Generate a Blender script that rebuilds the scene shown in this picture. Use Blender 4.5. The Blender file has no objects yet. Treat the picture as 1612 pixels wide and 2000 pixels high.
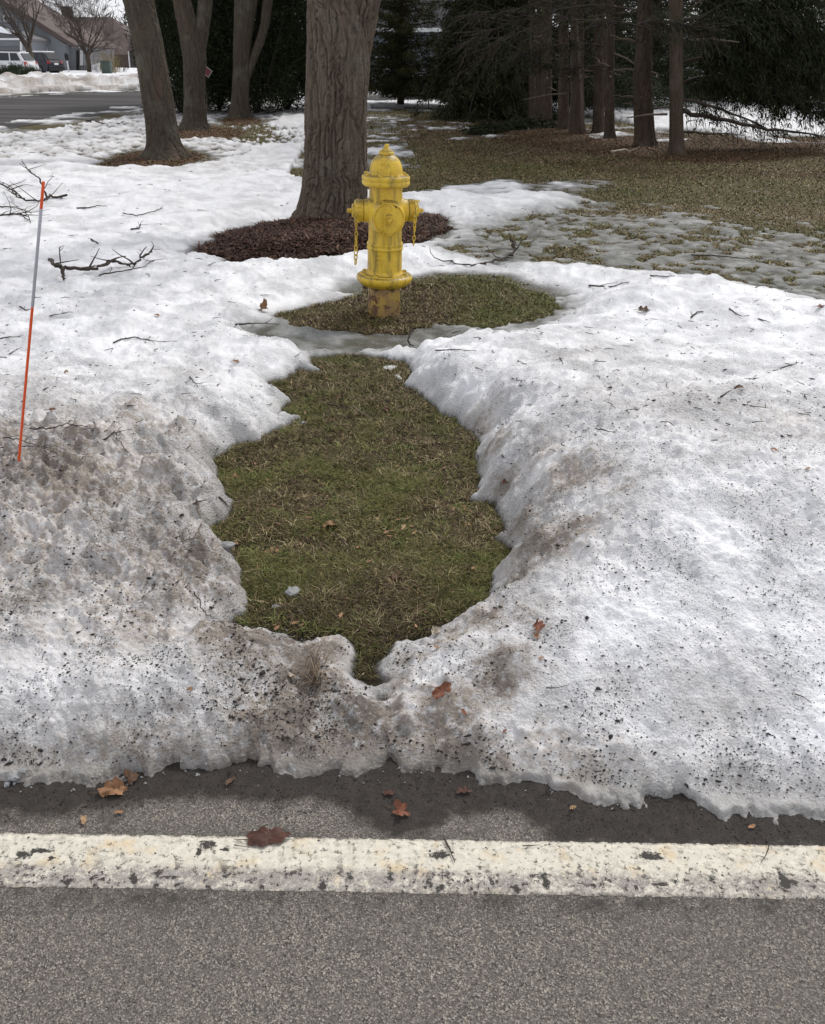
import bpy, bmesh, math, random
import numpy as np
from mathutils import Vector, Matrix
R = math.radians
rng = np.random.default_rng(11)
random.seed(5)
scene = bpy.context.scene
C = scene.collection

# ------------------------------------------------------------------ camera
FPX = 1650.0; CAMH = 1.5; ROLL = R(0.9)
PITCH = math.atan((1000 - 118) / FPX)
cam_d = bpy.data.cameras.new("camera"); cam = bpy.data.objects.new("camera", cam_d); C.objects.link(cam)
CM = Matrix.Translation((0, 0, CAMH)) @ Matrix.Rotation(math.pi/2 - PITCH, 4, 'X') @ Matrix.Rotation(ROLL, 4, 'Z')
cam.matrix_world = CM
cam_d.sensor_fit = 'HORIZONTAL'; cam_d.sensor_width = 36.0; cam_d.lens = FPX / 1612 * 36.0
cam_d.clip_start = 0.05; cam_d.clip_end = 2000
scene.camera = cam

# ------------------------------------------------------------------ world and sun (thin bright overcast)
SUN_EL = R(48); SUN_AZ = R(35)      # azimuth measured from +Y towards +X
w = bpy.data.worlds.new("World"); scene.world = w; w.use_nodes = True
nt = w.node_tree; nt.nodes.clear()
out = nt.nodes.new('ShaderNodeOutputWorld'); bg = nt.nodes.new('ShaderNodeBackground')
sky = nt.nodes.new('ShaderNodeTexSky'); sky.sky_type = 'NISHITA'; sky.sun_disc = False
sky.sun_elevation = SUN_EL; sky.sun_rotation = SUN_AZ; sky.dust_density = 3.0; sky.air_density = 1.0
hs = nt.nodes.new('ShaderNodeHueSaturation'); hs.inputs['Saturation'].default_value = 0.45
tc = nt.nodes.new('ShaderNodeTexCoord'); mp = nt.nodes.new('ShaderNodeMapping'); mp.inputs['Scale'].default_value = (1, 1, 3.5)
cn = nt.nodes.new('ShaderNodeTexNoise'); cn.inputs['Scale'].default_value = 2.6; cn.inputs['Detail'].default_value = 7
cr = nt.nodes.new('ShaderNodeValToRGB'); cr.color_ramp.elements[0].position = 0.30; cr.color_ramp.elements[1].position = 0.62
cr.color_ramp.elements[0].color = (0.45, 0.45, 0.45, 1); cr.color_ramp.elements[1].color = (1, 1, 1, 1)
mx = nt.nodes.new('ShaderNodeMix'); mx.data_type = 'RGBA'
mx.inputs['B'].default_value = (8.3, 8.35, 8.7, 1)
L = nt.links.new
L(tc.outputs['Generated'], mp.inputs['Vector']); L(mp.outputs[0], cn.inputs['Vector']); L(cn.outputs['Fac'], cr.inputs['Fac'])
L(sky.outputs[0], hs.inputs['Color']); L(hs.outputs[0], mx.inputs['A']); L(cr.outputs[0], mx.inputs['Factor'])
L(mx.outputs['Result'], bg.inputs['Color']); bg.inputs['Strength'].default_value = 0.10; L(bg.outputs[0], out.inputs[0])
sd_ = bpy.data.lights.new("sun", 'SUN'); sun = bpy.data.objects.new("sun", sd_); C.objects.link(sun)
sd_.energy = 1.9; sd_.angle = R(11); sd_.color = (1.0, 0.96, 0.90)
sv = Vector((math.sin(SUN_AZ)*math.cos(SUN_EL), math.cos(SUN_AZ)*math.cos(SUN_EL), math.sin(SUN_EL)))
sun.rotation_euler = sv.to_track_quat('Z', 'Y').to_euler()
scene.view_settings.view_transform = 'Standard'; scene.view_settings.look = 'None'
scene.view_settings.exposure = 0.13; scene.view_settings.gamma = 1.0
scene.view_settings.use_curve_mapping = False
scene.cycles.max_bounces = 6; scene.cycles.diffuse_bounces = 3; scene.cycles.glossy_bounces = 2; scene.cycles.transparent_max_bounces = 8

# ------------------------------------------------------------------ photo pixel -> world helpers (used only to measure where things stand)
CR3 = CM.to_3x3()
def ray(px, py):
    return CR3 @ Vector(((px - 806) / FPX, -(py - 1000) / FPX, -1.0))
def W(px, py, z=0.0):
    d = ray(px, py); t = (z - CAMH) / d.z
    return Vector((d.x*t, d.y*t, z))
def DY(px, py, Y):
    d = ray(px, py); t = Y / d.y
    return Vector((d.x*t, Y, CAMH + d.z*t))
CF = -(CR3 @ Vector((0, 0, 1)))
def depth(p): return (Vector(p) - Vector((0, 0, CAMH))).dot(-(CR3 @ Vector((0,0,1)))) 
def pxm(p):  # metres per photo pixel at point p
    return depth(p) / FPX

# ------------------------------------------------------------------ numpy noise
_perm = np.random.default_rng(3).permutation(256).astype(np.int64); _perm = np.concatenate([_perm, _perm, _perm])
_g2 = np.array([[math.cos(a), math.sin(a)] for a in np.linspace(0, 2*math.pi, 16, endpoint=False)], dtype=np.float32)
_g3 = np.random.default_rng(4).normal(size=(256, 3)).astype(np.float32); _g3 /= np.linalg.norm(_g3, axis=1)[:, None]
def p2(x, y, seed=0):
    x = np.asarray(x, dtype=np.float64) + seed*17.31; y = np.asarray(y, dtype=np.float64) + seed*9.77
    xi = np.floor(x).astype(np.int64); yi = np.floor(y).astype(np.int64)
    xf = (x-xi).astype(np.float32); yf = (y-yi).astype(np.float32); xi &= 255; yi &= 255
    u = xf*xf*xf*(xf*(xf*6-15)+10); v = yf*yf*yf*(yf*(yf*6-15)+10)
    def g(ix, iy, dx, dy):
        h = _perm[_perm[ix]+iy] & 15
        return _g2[h, 0]*dx + _g2[h, 1]*dy
    a = g(xi, yi, xf, yf); b = g(xi+1, yi, xf-1, yf); c = g(xi, yi+1, xf, yf-1); d = g(xi+1, yi+1, xf-1, yf-1)
    return ((a*(1-u)+b*u)*(1-v) + (c*(1-u)+d*u)*v)*1.5
def p3(x, y, z):
    x = np.asarray(x); y = np.asarray(y); z = np.asarray(z)
    xi = np.floor(x).astype(np.int64); yi = np.floor(y).astype(np.int64); zi = np.floor(z).astype(np.int64)
    xf = x-xi; yf = y-yi; zf = z-zi; xi &= 255; yi &= 255; zi &= 255
    f = lambda t: t*t*t*(t*(t*6-15)+10)
    u, v, q = f(xf), f(yf), f(zf)
    def g(ax, ay, az):
        h = _perm[_perm[_perm[xi+ax]+yi+ay]+zi+az]
        G = _g3[h]
        return G[..., 0]*(xf-ax)+G[..., 1]*(yf-ay)+G[..., 2]*(zf-az)
    l = lambda a, b, t: a+(b-a)*t
    return l(l(l(g(0,0,0), g(1,0,0), u), l(g(0,1,0), g(1,1,0), u), v), l(l(g(0,0,1), g(1,0,1), u), l(g(0,1,1), g(1,1,1), u), v), q)*1.6
def fb(x, y, s, o=3, seed=0):
    r = 0; a = 1; t = 0
    for i in range(o):
        r = r + a*p2(x/s, y/s, seed+i*3); t += a; a *= .5; s *= .48
    return r/t*1.4
def sm(t):
    t = np.clip(t, 0, 1); return t*t*(3-2*t)
def sdpoly(X, Y, poly, margin=3.0):
    poly = np.asarray(poly, dtype=np.float64)
    res = np.full(X.shape, margin)
    lo = poly.min(0)-margin; hi = poly.max(0)+margin
    m = (X > lo[0]) & (X < hi[0]) & (Y > lo[1]) & (Y < hi[1])
    x = X[m]; y = Y[m]
    if x.size == 0: return res
    d = np.full(x.shape, 1e18); ins = np.zeros(x.shape, bool)
    n = len(poly)
    for i in range(n):
        ax, ay = poly[i]; bx, by = poly[(i+1) % n]
        ex, ey = bx-ax, by-ay; L2 = ex*ex+ey*ey+1e-12
        wx, wy = x-ax, y-ay
        t = np.clip((wx*ex+wy*ey)/L2, 0, 1)
        d = np.minimum(d, (wx-ex*t)**2+(wy-ey*t)**2)
        if abs(ey) > 1e-12:
            c = ((ay > y) != (by > y)) & (x < ex*(y-ay)/ey+ax)
            ins ^= c
    d = np.sqrt(d); res[m] = np.minimum(np.where(ins, -d, d), margin)
    return res
def PW(pts, z=0.0): return [tuple(W(a, b, z)[:2]) for a, b in pts]

# ------------------------------------------------------------------ object helpers
def tag(o, label=None, cat=None, group=None, kind=None):
    if label: o['label'] = label
    if cat: o['category'] = cat
    if group: o['group'] = group
    if kind: o['kind'] = kind
    return o
def link(name, me, mats, parent=None):
    o = bpy.data.objects.new(name, me); C.objects.link(o)
    for m in (mats if isinstance(mats, (list, tuple)) else [mats]):
        if m and len(me.materials) < (len(mats) if isinstance(mats, (list, tuple)) else 1): me.materials.append(m)
    if parent: o.parent = parent
    return o
def npmesh(name, V, F, mats, parent=None, smooth=True, attrs=None, cols=None):
    V = np.ascontiguousarray(V, dtype=np.float32); F = np.ascontiguousarray(F, dtype=np.int32)
    me = bpy.data.meshes.new(name); me.vertices.add(len(V)); me.vertices.foreach_set('co', V.ravel())
    k = F.shape[1]; me.loops.add(F.size); me.loops.foreach_set('vertex_index', F.ravel())
    me.polygons.add(len(F)); me.polygons.foreach_set('loop_start', np.arange(0, F.size, k, dtype=np.int32))
    me.update(calc_edges=True)
    if smooth: me.polygons.foreach_set('use_smooth', np.ones(len(F), bool))
    for an, av in (attrs or {}).items():
        a = me.attributes.new(an, 'FLOAT', 'POINT'); a.data.foreach_set('value', np.ascontiguousarray(av, dtype=np.float32))
    for an, av in (cols or {}).items():
        a = me.attributes.new(an, 'FLOAT_COLOR', 'POINT')
        c = np.ones((len(V), 4), np.float32); c[:, :3] = av; a.data.foreach_set('color', c.ravel())
    me.validate(); 
    return link(name, me, mats, parent)
def empty(name, loc=(0, 0, 0), rz=0.0):
    o = bpy.data.objects.new(name, None); C.objects.link(o); o.location = loc; o.rotation_euler = (0, 0, rz); o.empty_display_size = .1
    return o
class MB:
    """collects faces, links them as one mesh"""
    def __init__(s): s.v = []; s.f = []
    def add(s, v, f):
        b = len(s.v); s.v += [tuple(p) for p in v]; s.f += [tuple(i+b for i in q) for q in f]; return s
    def box(s, c, d, M=None, bev=0.0):
        x, y, z = d[0]/2, d[1]/2, d[2]/2
        if bev <= 0:
            v = [(-x,-y,-z),(x,-y,-z),(x,y,-z),(-x,y,-z),(-x,-y,z),(x,-y,z),(x,y,z),(-x,y,z)]
            f = [(0,3,2,1),(4,5,6,7),(0,1,5,4),(1,2,6,5),(2,3,7,6),(3,0,4,7)]
        else:
            bm = bmesh.new(); bmesh.ops.create_cube(bm, size=1)
            for q in bm.verts: q.co = Vector((q.co.x*d[0], q.co.y*d[1], q.co.z*d[2]))
            bmesh.ops.bevel(bm, geom=bm.edges[:], offset=bev, segments=2, affect='EDGES', profile=.6)
            bm.verts.index_update(); v = [tuple(q.co) for q in bm.verts]; f = [tuple(q.index for q in g.verts) for g in bm.faces]; bm.free()
        c = Vector(c)
        v = [(M @ Vector(p) if M else Vector(p)) + c for p in v]
        return s.add(v, f)
    def tube(s, pts, rad, n=8, cap=True):
        pts = [Vector(p) for p in pts]
        rad = rad if isinstance(rad, (list, tuple)) else [rad]*len(pts)
        rings = []; up = None
        for i, p in enumerate(pts):
            d = (pts[min(i+1, len(pts)-1)] - pts[max(i-1, 0)])
            if d.length < 1e-9: d = Vector((0, 0, 1))
            d.normalize()
            if up is None: up = d.orthogonal().normalized()
            else:
                up = up - d*up.dot(d)
                up = up.normalized() if up.length > 1e-6 else d.orthogonal().normalized()
            q = d.cross(up)
            rings.append([p + (up*math.cos(2*math.pi*k/n) + q*math.sin(2*math.pi*k/n))*rad[i] for k in range(n)])
        v = [a for r in rings for a in r]; f = []
        for i in range(len(pts)-1):
            for k in range(n):
                f.append((i*n+k, i*n+(k+1) % n, (i+1)*n+(k+1) % n, (i+1)*n+k))
        if cap: f.append(tuple(range(n-1, -1, -1))); f.append(tuple((len(pts)-1)*n+k for k in range(n)))
        return s.add(v, f)
    def lathe(s, prof, n=48, M=None, cap=True):
        v = []; f = []
        for (z, r) in prof:
            for k in range(n):
                a = 2*math.pi*k/n; v.append(Vector((r*math.cos(a), r*math.sin(a), z)))
        for i in range(len(prof)-1):
            for k in range(n):
                f.append((i*n+k, i*n+(k+1) % n, (i+1)*n+(k+1) % n, (i+1)*n+k))
        if cap: f.append(tuple(range(n-1, -1, -1))); f.append(tuple((len(prof)-1)*n+k for k in range(n)))
        if M: v = [M @ p for p in v]
        return s.add(v, f)
    def prism(s, prof, axis_a, axis_b, origin, ext):
        """polygon prof (u,v) in plane origin+u*a+v*b, extruded by vector ext"""
        a = Vector(axis_a); b = Vector(axis_b); o = Vector(origin); e = Vector(ext); n = len(prof)
        v = [o+a*p[0]+b*p[1] for p in prof]; v += [p+e for p in v]
        f = [tuple(range(n-1, -1, -1)), tuple(range(n, 2*n))] + [(i, (i+1) % n, n+(i+1) % n, n+i) for i in range(n)]
        return s.add(v, f)
    def build(s, name, mat, parent=None, smooth=False, angle=None):
        me = bpy.data.meshes.new(name); me.from_pydata([tuple(p) for p in s.v], [], s.f); me.update()
        bm = bmesh.new(); bm.from_mesh(me); bmesh.ops.recalc_face_normals(bm, faces=bm.faces[:]); bm.to_mesh(me); bm.free()
        if smooth:
            me.polygons.foreach_set('use_smooth', np.ones(len(me.polygons), bool))
            if angle: me.set_sharp_from_angle(angle=R(angle))
        return link(name, me, mat, parent)

# ------------------------------------------------------------------ material helper
class NT:
    def __init__(s, name):
        s.m = bpy.data.materials.new(name); s.m.use_nodes = True; s.t = s.m.node_tree
        s.b = s.t.nodes['Principled BSDF']; s.o = s.t.nodes['Material Output']
        s.tc = s.t.nodes.new('ShaderNodeTexCoord').outputs['Object']
    def n(s, ty, props=None, **ins):
        k = s.t.nodes.new('ShaderNode'+ty)
        for a, v in (props or {}).items(): setattr(k, a, v)
        for a, v in ins.items():
            key = a.replace('_', ' ') if not a.startswith('i') or not a[1:].isdigit() else int(a[1:])
            s.set(k.inputs[key], v)
        return k
    def set(s, sock, v):
        if isinstance(v, bpy.types.NodeSocket): s.t.links.new(v, sock)
        else:
            if hasattr(sock.default_value, '__len__') and len(sock.default_value) == 4 and len(v) == 3: v = (*v, 1)
            sock.default_value = v
    def attr(s, a, col=False): return s.n('Attribute', {'attribute_name': a}).outputs['Color' if col else 'Fac']
    def map(s, sc, v=None): return s.n('Mapping', Vector=v or s.tc, Scale=sc if hasattr(sc, '__len__') else (sc,)*3).outputs[0]
    def noise(s, scale, detail=4, v=None, rough=.55, out='Fac', dist=0.0):
        return s.n('TexNoise', Vector=v or s.tc, Scale=scale, Detail=detail, Roughness=rough, Distortion=dist).outputs[out]
    def vor(s, scale, v=None, feature='F1', out='Distance', rnd=1.0):
        return s.n('TexVoronoi', {'feature': feature}, Vector=v or s.tc, Scale=scale, Randomness=rnd).outputs[out]
    def ramp(s, fac, *stops):
        k = s.n('ValToRGB', Fac=fac); r = k.color_ramp
        while len(r.elements) < len(stops): r.elements.new(.5)
        for e, (p, c) in zip(r.elements, stops):
            e.position = p; e.color = (c, c, c, 1) if not hasattr(c, '__len__') else (*c, 1)
        return k.outputs[0]
    def mix(s, f, a, b, mode='MIX'):
        k = s.n('Mix', {'data_type': 'RGBA', 'blend_type': mode}); s.set(k.inputs['Factor'], f); s.set(k.inputs['A'], a); s.set(k.inputs['B'], b)
        return k.outputs['Result']
    def math(s, op, a, b=0.0, clamp=False):
        k = s.n('Math', {'operation': op, 'use_clamp': clamp}); s.set(k.inputs[0], a); s.set(k.inputs[1], b); return k.outputs[0]
    def rng(s, v, a, b, c=0.0, d=1.0):
        return s.n('MapRange', {'clamp': True}, Value=v, From_Min=a, From_Max=b, To_Min=c, To_Max=d).outputs[0]
    def bump(s, h, st=.5, dist=.01, nrm=None):
        k = s.n('Bump', Height=h, Strength=st, Distance=dist)
        if nrm: s.set(k.inputs['Normal'], nrm)
        return k.outputs[0]
    def fin(s, col=None, rough=None, nrm=None, **kw):
        if col is not None: s.set(s.b.inputs['Base Color'], col)
        if rough is not None: s.set(s.b.inputs['Roughness'], rough)
        if nrm is not None: s.set(s.b.inputs['Normal'], nrm)
        for a, v in kw.items(): s.set(s.b.inputs[a.replace('_', ' ')], v)
        return s.m
def flat(name, col, rough=.6, var=.12, sc=8.0, **kw):
    k = NT(name); n = k.noise(sc, 4)
    c = k.mix(n, tuple(v*(1-var) for v in col), tuple(min(1, v*(1+var)) for v in col))
    return k.fin(c, rough, **kw)
# ================================================================== terrain fields
Z2 = [(780,125),(700,135),(600,150),(590,180),(640,200),(700,207),(620,214),(540,200),(490,240),(410,262),(430,300),(520,340),(460,370),(445,400),(570,405),(500,440),(390,485),(385,520),(270,535),(160,600),(175,660),(190,700),(250,790),(250,860),(110,925),(160,970),(240,1010),(290,1090),(300,1160),(325,1230),(250,1290),(360,1300),(450,1330),(560,1345),(660,1325),(760,1330),(790,1400),(800,1500),(880,1560),(930,1540),(880,1470),(930,1390),(960,1350),(1080,1330),(1170,1290),(1290,1245),(1390,1190),(1400,1110),(1470,1070),(1480,1010),(1410,950),(1460,930),(1430,870),(1420,790),(1300,775),(1340,740),(1350,680),(1330,640),(1320,590),(1360,530),(1330,490),(1240,410),(1180,390),(1120,330),(1050,290),(1010,260),(1050,210),(1010,150),(900,135)]
PATCH = PW([(350+a/2.303, 650+b/2.303+32*min(1, max(0, (b-1060)/200))) for a, b in Z2])
HYD = PW([(550,627),(610,605),(680,590),(720,572),(800,563),(870,553),(960,555),(1040,575),(1080,590),(1090,608),(1060,632),(960,647),(900,640),(850,636),(800,655),(700,660),(620,657),(570,647)])
MULCH = PW([(400,492),(440,468),(520,450),(580,435),(700,428),(770,430),(840,428),(885,440),(850,468),(800,484),(730,494),(640,507),(560,518),(450,520),(410,505)])
SLUSH1 = PW([(455,655),(540,640),(600,610),(1000,650),(1100,590),(1135,600),(1060,655),(900,692),(830,707),(760,702),(620,712),(520,702)])
SLUSH2 = PW([(820,500),(880,464),(1000,428),(1130,392),(1250,350),(1612,345),(2300,350),(2300,640),(1700,610),(1540,598),(1430,580),(1330,560),(1200,545),(1000,530),(880,522)])
BARE = PW([(700,222),(760,217),(870,216),(1000,214),(1160,240),(1240,272),(1340,262),(1500,274),(1612,276),(2300,290),(2300,430),(1612,412),(1500,392),(1300,378),(1100,372),(950,370),(860,376),(800,378),(700,350)])
BACKED = [PW([(690,228),(790,228),(850,240),(838,256),(780,268),(690,272)]), PW([(835,256),(900,250),(955,252),(950,262),(880,268),(838,264)])]
FARGRASS = PW([(395,250),(520,246),(620,262),(620,292),(520,290),(420,275)])
LITTERS = [PW([(185,327),(225,310),(270,298),(350,290),(400,305),(395,318),(330,330),(230,333)]),
           PW([(330,262),(350,250),(420,248),(480,258),(470,272),(400,270),(345,274)]),
           PW([(430,240),(450,231),(490,230),(510,240),(480,247),(440,246)])]
LEFTFAR = PW([(-600,240),(0,252),(275,205),(330,190),(620,190),(620,300),(560,330),(300,345),(100,330),(-600,400)])
ROADFAR = PW([(-900,262),(-300,262),(0,257),(100,241),(200,226),(280,213),(420,200),(600,189),(600,176),(420,177),(280,177),(150,181),(0,189),(-300,196),(-900,206)])
CROSS = PW([(215,165),(280,158),(420,156),(420,163),(280,166)])
BACKROAD = PW([(690,203),(1000,196),(1500,190),(1900,188),(1900,180),(1400,180),(1000,184),(690,190)])
EDGE = [W(a, b) for a, b in [(-1500,1560),(-300,1530),(0,1527),(60,1535),(120,1528),(200,1527),(260,1512),(320,1510),(400,1500),(480,1488),(528,1490),(540,1520),(570,1530),(612,1524),(640,1505),(660,1512),(710,1514),(740,1510),(754,1498),(766,1500),(790,1508),(810,1500),(850,1500),(880,1512),(910,1515),(960,1532),(1010,1540),(1070,1535),(1090,1552),(1150,1560),(1200,1560),(1240,1575),(1262,1572),(1270,1558),(1310,1552),(1335,1552),(1350,1572),(1380,1590),(1415,1605),(1430,1585),(1470,1588),(1520,1600),(1560,1585),(1600,1598),(1640,1615),(2400,1640)]]
EX = np.array([p.x for p in EDGE]); EY = np.array([p.y for p in EDGE])
XC = W(720, 1000).x
# dents (-) and mounds (+): pixel, radius px, metres
BUMPS = [(748,1312,22,-.045),(768,1345,20,-.04),(788,1375,18,-.035),(600,1300,40,-.02),(700,1400,26,.02),(610,1400,30,.03),(790,1340,22,.03),(900,1260,30,.03),(840,1310,18,-.02),(740,1390,16,-.02),(520,1340,24,-.025),(930,1400,26,.03),(945,815,34,-.07),(1210,1350,60,-.03),(1390,1370,70,-.03),(1120,1010,60,-.03),(1190,1060,35,-.03),(1300,1120,170,.06),(1450,1000,200,.03),
         (130,1290,60,-.035),(310,1240,70,-.035),(60,1200,60,-.03),(200,1330,90,.03),(360,1330,60,.03),(250,1060,70,.025),(120,980,80,.025),(340,1000,50,-.02),
         (500,1270,45,.025),(600,1310,30,-.04),(690,1350,40,.012),(860,1290,60,.02),(970,1330,50,-.045),(840,1370,30,-.03),(430,1430,70,.03),(1080,1460,70,-.02),(1200,1480,80,.03),(880,730,40,.03),(1000,790,60,.04),
         (430,800,60,.03),(400,860,60,.03),(290,860,50,-.03),(1210,590,90,.07),(1330,610,90,.06),(1480,640,90,.05),(1100,700,90,.05),(1450,560,40,.02),(620,1450,60,.03),(780,1440,60,.025)]
DIRT = [(750,1310,30,1.0),(775,1350,28,1.0),(790,1380,24,.9),(955,870,55,.6),(985,940,50,.55),(1010,1010,75,.6),(1020,1070,80,.6),(1000,1150,80,.65),(960,1220,70,.7),(780,1290,70,.8),(680,1420,120,.6),(560,1380,110,.65),(900,1420,120,.5),(430,1110,70,.6),(450,1200,80,.7),(150,1000,240,.65),(330,1120,170,.7),(60,1180,160,.6),(420,1000,80,.5),(250,1230,130,.65),(500,1250,110,.8),(620,1300,100,1.0),(720,1350,110,1.0),(860,1340,90,.9),(960,1310,100,.65),
        (1060,1120,120,.55),(1110,1010,100,.5),(1190,1070,60,.4),(1060,940,70,.5),(930,810,45,.8),(1010,1230,90,.45),(1090,1430,120,.5),(1000,1470,120,.5),(1390,1370,90,.28),(1200,1350,60,.25),(620,1330,150,.75),(760,1330,110,.8),(800,1265,60,.7),(880,1240,60,.65),(640,1250,60,.8),
        (100,1480,140,.5),(300,1450,130,.55),(420,1470,100,.7),(600,1480,110,.6),(800,1480,110,.65),(300,860,100,.5),(150,870,110,.3),(60,900,70,.35),(1300,900,260,.22),(1450,960,160,.25),(1150,760,160,.18),(400,740,120,.2),(60,790,90,.25)]
WB = [(W(a, b, .12), r*pxm(W(a, b, .12)), s) for a, b, r, s in BUMPS]
WD = [(W(a, b, .12), r*pxm(W(a, b, .12)), s) for a, b, r, s in DIRT]

def g0(X, Y):
    z = 0.025*sm((Y-1.5)/.25)
    z = z + .03*sm((Y-2)/2)*sm((18-Y)/5)*fb(X, Y, 1.6, 2, 40)
    z = z + 0.006*fb(X, Y, .11, 2, 41)*sm((14-Y)/4)*sm((Y-1.5)/.3)
    dmul = sdpoly(X, Y, MULCH, 1.0)
    z = z + .06*sm((0.02-dmul)/.45)
    return z
def fields(X, Y):
    X = np.asarray(X, float); Y = np.asarray(Y, float)
    near = sm((9-Y)/4)
    rag = .022*p2(X/.13, Y/.13, 1)+.012*p2(X/.05, Y/.05, 2)+.007*p2(X/.02, Y/.02, 3)
    ragf = .25*p2(X/1.1, Y/1.6, 4)+.10*p2(X/.4, Y/.5, 5)+.05*p2(X/.15, Y/.2, 6)
    spike = .035*fb(X, Y*.6, .09, 3, 60)+np.maximum(0, p2(X/.028, Y/.05, 62)-.15)*.03
    d = Y-np.interp(X, EX, EY)+rag*.55+spike+.005*p2(X/.011, Y/.016, 61)-.004
    dp = sdpoly(X, Y, PATCH)+rag*.7
    dh = sdpoly(X, Y, HYD)+rag*1.5+.03*p2(X/.3, Y/.3, 7)
    dm = sdpoly(X, Y, MULCH)+rag*2.5+.14*p2(X/.4, Y/.4, 8)+.06*p2(X/.13, Y/.13, 9)+.10
    dB = sdpoly(X, Y, BARE, 6)+ragf*1.3
    for k, P in enumerate(BACKED): dB = np.maximum(dB, -(sdpoly(X, Y, P, 6)+ragf*2.2+.5*fb(X, Y, .7, 3, 27)))
    dL = np.full(X.shape, 3.0)
    for P in LITTERS: dL = np.minimum(dL, sdpoly(X, Y, P)+ragf*.5)
    dR = sdpoly(X, Y, ROADFAR, 16)
    dC = np.minimum(sdpoly(X, Y, CROSS, 8), sdpoly(X, Y, BACKROAD, 8))
    side = sm((X-XC)/.25+.5)
    ds = Y-np.interp(X, [EX[0], -1.1, -.45, .0, .5, 1.1, EX[-1]], [W(a, b).y for a, b in [(-1500,1550),(-60,1528),(440,1506),(806,1506),(1100,1545),(1612,1590),(2400,1630)]])+.02*p2(X/.3, Y/.3, 31)
    Hc = .215*(1-side)+.25*side
    prL = sm(ds/.95)**.9*(1-.86*sm((Y-2.5)/1.9)); prR = sm(ds/1.1)**.85*(1-.84*sm((Y-2.9)/2.2))
    pr = prL*(1-side)+prR*side
    sp = 1-np.exp(-(np.maximum(dp+.02*fb(X, Y, .07, 2, 38), 0)/(.36*(1-side)+.21*side))**(1.15+.2*side))
    big = fb(X, Y, .8, 3, 10); med = fb(X, Y, .22, 3, 11); sml = fb(X, Y, .055, 3, 12); fine = p2(X/.014, Y/.014, 13)
    base = (.055+.02*big)*(1-.6*sm((Y-6.2)/2.5)*sm((X-.4)/.8))
    base = base*sm(dp/.16)*sm(dh/.75)*sm(dm/.8)*sm(ds/.2)
    XP = (X-W(715, 1350).x); low = np.exp(-(XP/.28)**4)*sm((2.35-Y)/.25)
    bank = Hc*pr*sp*sm(dh/.6)*sm(dm/.5)*(1-.42*low)
    m = np.minimum(np.minimum(d, dp), np.minimum(dh, dm))
    lip = .014*sm(np.minimum(d, dp)/.02)+.022*(1-.6*low)*sm(np.minimum(ds, dp)/.07)*sm(dh/.5)*sm(dm/.5)+.004*sm(m/.03)
    ed = sm(np.minimum(np.minimum(ds, dp)/.10, np.minimum(dh, dm)/.35)+.12)
    rough = 1+.5*(1-side)*(Y < 3)
    rid = 1-np.abs(fb(X, Y, .16, 3, 14))*2.2; rid2 = 1-np.abs(p2(X/.045, Y/.045, 34))*2
    det = (.045*med*pr*rough+.018*sml*(.3+pr*rough)+.0055*fine*near*(.5+pr)+(.020*(rid-.5)*pr*rough+.006*(rid2-.5)*pr*near)*(1-.7*side*sm((X-XC-.35)/.3)))*(1-.35*side)*ed
    melt = -.02*np.maximum(0, fb(X, Y, .24, 2, 15)+.05)*(1-pr)*ed*sm((Y-2.8)/1)*1.2
    pock = (.030*fb(X, Y, .42, 2, 35)+.022*fb(X, Y, .17, 2, 36)*sm((9-Y)/3)+.012*fb(X, Y, .085, 2, 37)*near)*(1-pr)*ed*sm((Y-2.4)/1.2)*sm(base/.03)
    crumb = .010*np.maximum(0, p2(X/.028, Y/.028, 39))+.016*np.maximum(0, fb(X, Y, .07, 2, 43))
    det = det+crumb*ed*(Y < 4)*(.35+1.3*low+.8*sm(1-dp/.25)+.8*sm(1-ds/.25))
    T = lip+base+bank+det+melt+pock+.004*p2(X/.03, Y/.045, 16)*(1-pr)*ed
    for c, r, s in WB:
        q = ((X-c.x)**2+(Y-c.y)**2)/(r*r); T = T+s*np.exp(-q)*ed
    T = T*(1-.38*low*(T > 0))
    # slush zones: thin wet ice
    s1 = sm(.5-(sdpoly(X, Y, SLUSH1)+rag*2)/.25); s2 = sm(.5-(sdpoly(X, Y, SLUSH2)+ragf*.8)/.7)
    slush = np.maximum(s1, s2)
    thin = .010+.012*fb(X, Y, .35, 3, 17)+.007*p2(X/.09, Y/.12, 18)
    tuft = np.maximum(0, .6*fb(X, Y, .5, 3, 19)+.55*fb(X, Y, .16, 2, 29)-.12)
    thin2 = thin+.002-.16*tuft*sm((Y-4.6)/2)-.02*np.maximum(0, p2(X/.16, Y/.2, 33)-.25)*sm((Y-4.6)/2)*2
    T = T*(1-s1)+np.maximum(thin, .004)*s1; T = T*(1-s2)+thin2*s2
    # white floes on the slush
    # far patchy snow on the left lawn
    lf = sm(.5-(sdpoly(X, Y, LEFTFAR, 6)+ragf)/1.2)
    pat = fb(X, Y, .38, 3, 20); pat2 = fb(X, Y, .14, 2, 21)
    Tl = .034+.055*pat+.034*pat2
    T = T*(1-lf)+Tl*lf
    # transition to the bare lawn: breaks up
    tb = sm(1-dB/1.6)*(Y > 5)
    T = np.where(Y > 4, T+tb*(-.035+.06*fb(X, Y, .33, 3, 22)), T)
    fg = sm(.5-(sdpoly(X, Y, FARGRASS)+ragf*2)/1.0); T = T-fg*(.05-.05*pat2)
    # far side of the side street: ploughed bank, then deeper snow
    far = sm((Y-24)/4)*sm((dR-.2)/2.5)
    FE = [W(a, b) for a, b in [(-900,204),(-300,194),(0,187),(150,179),(280,175),(420,175),(600,174)]]; beyond = (Y > np.interp(X, [q.x for q in FE], [q.y for q in FE])-.5) & (X < FE[-1].x)
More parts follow.
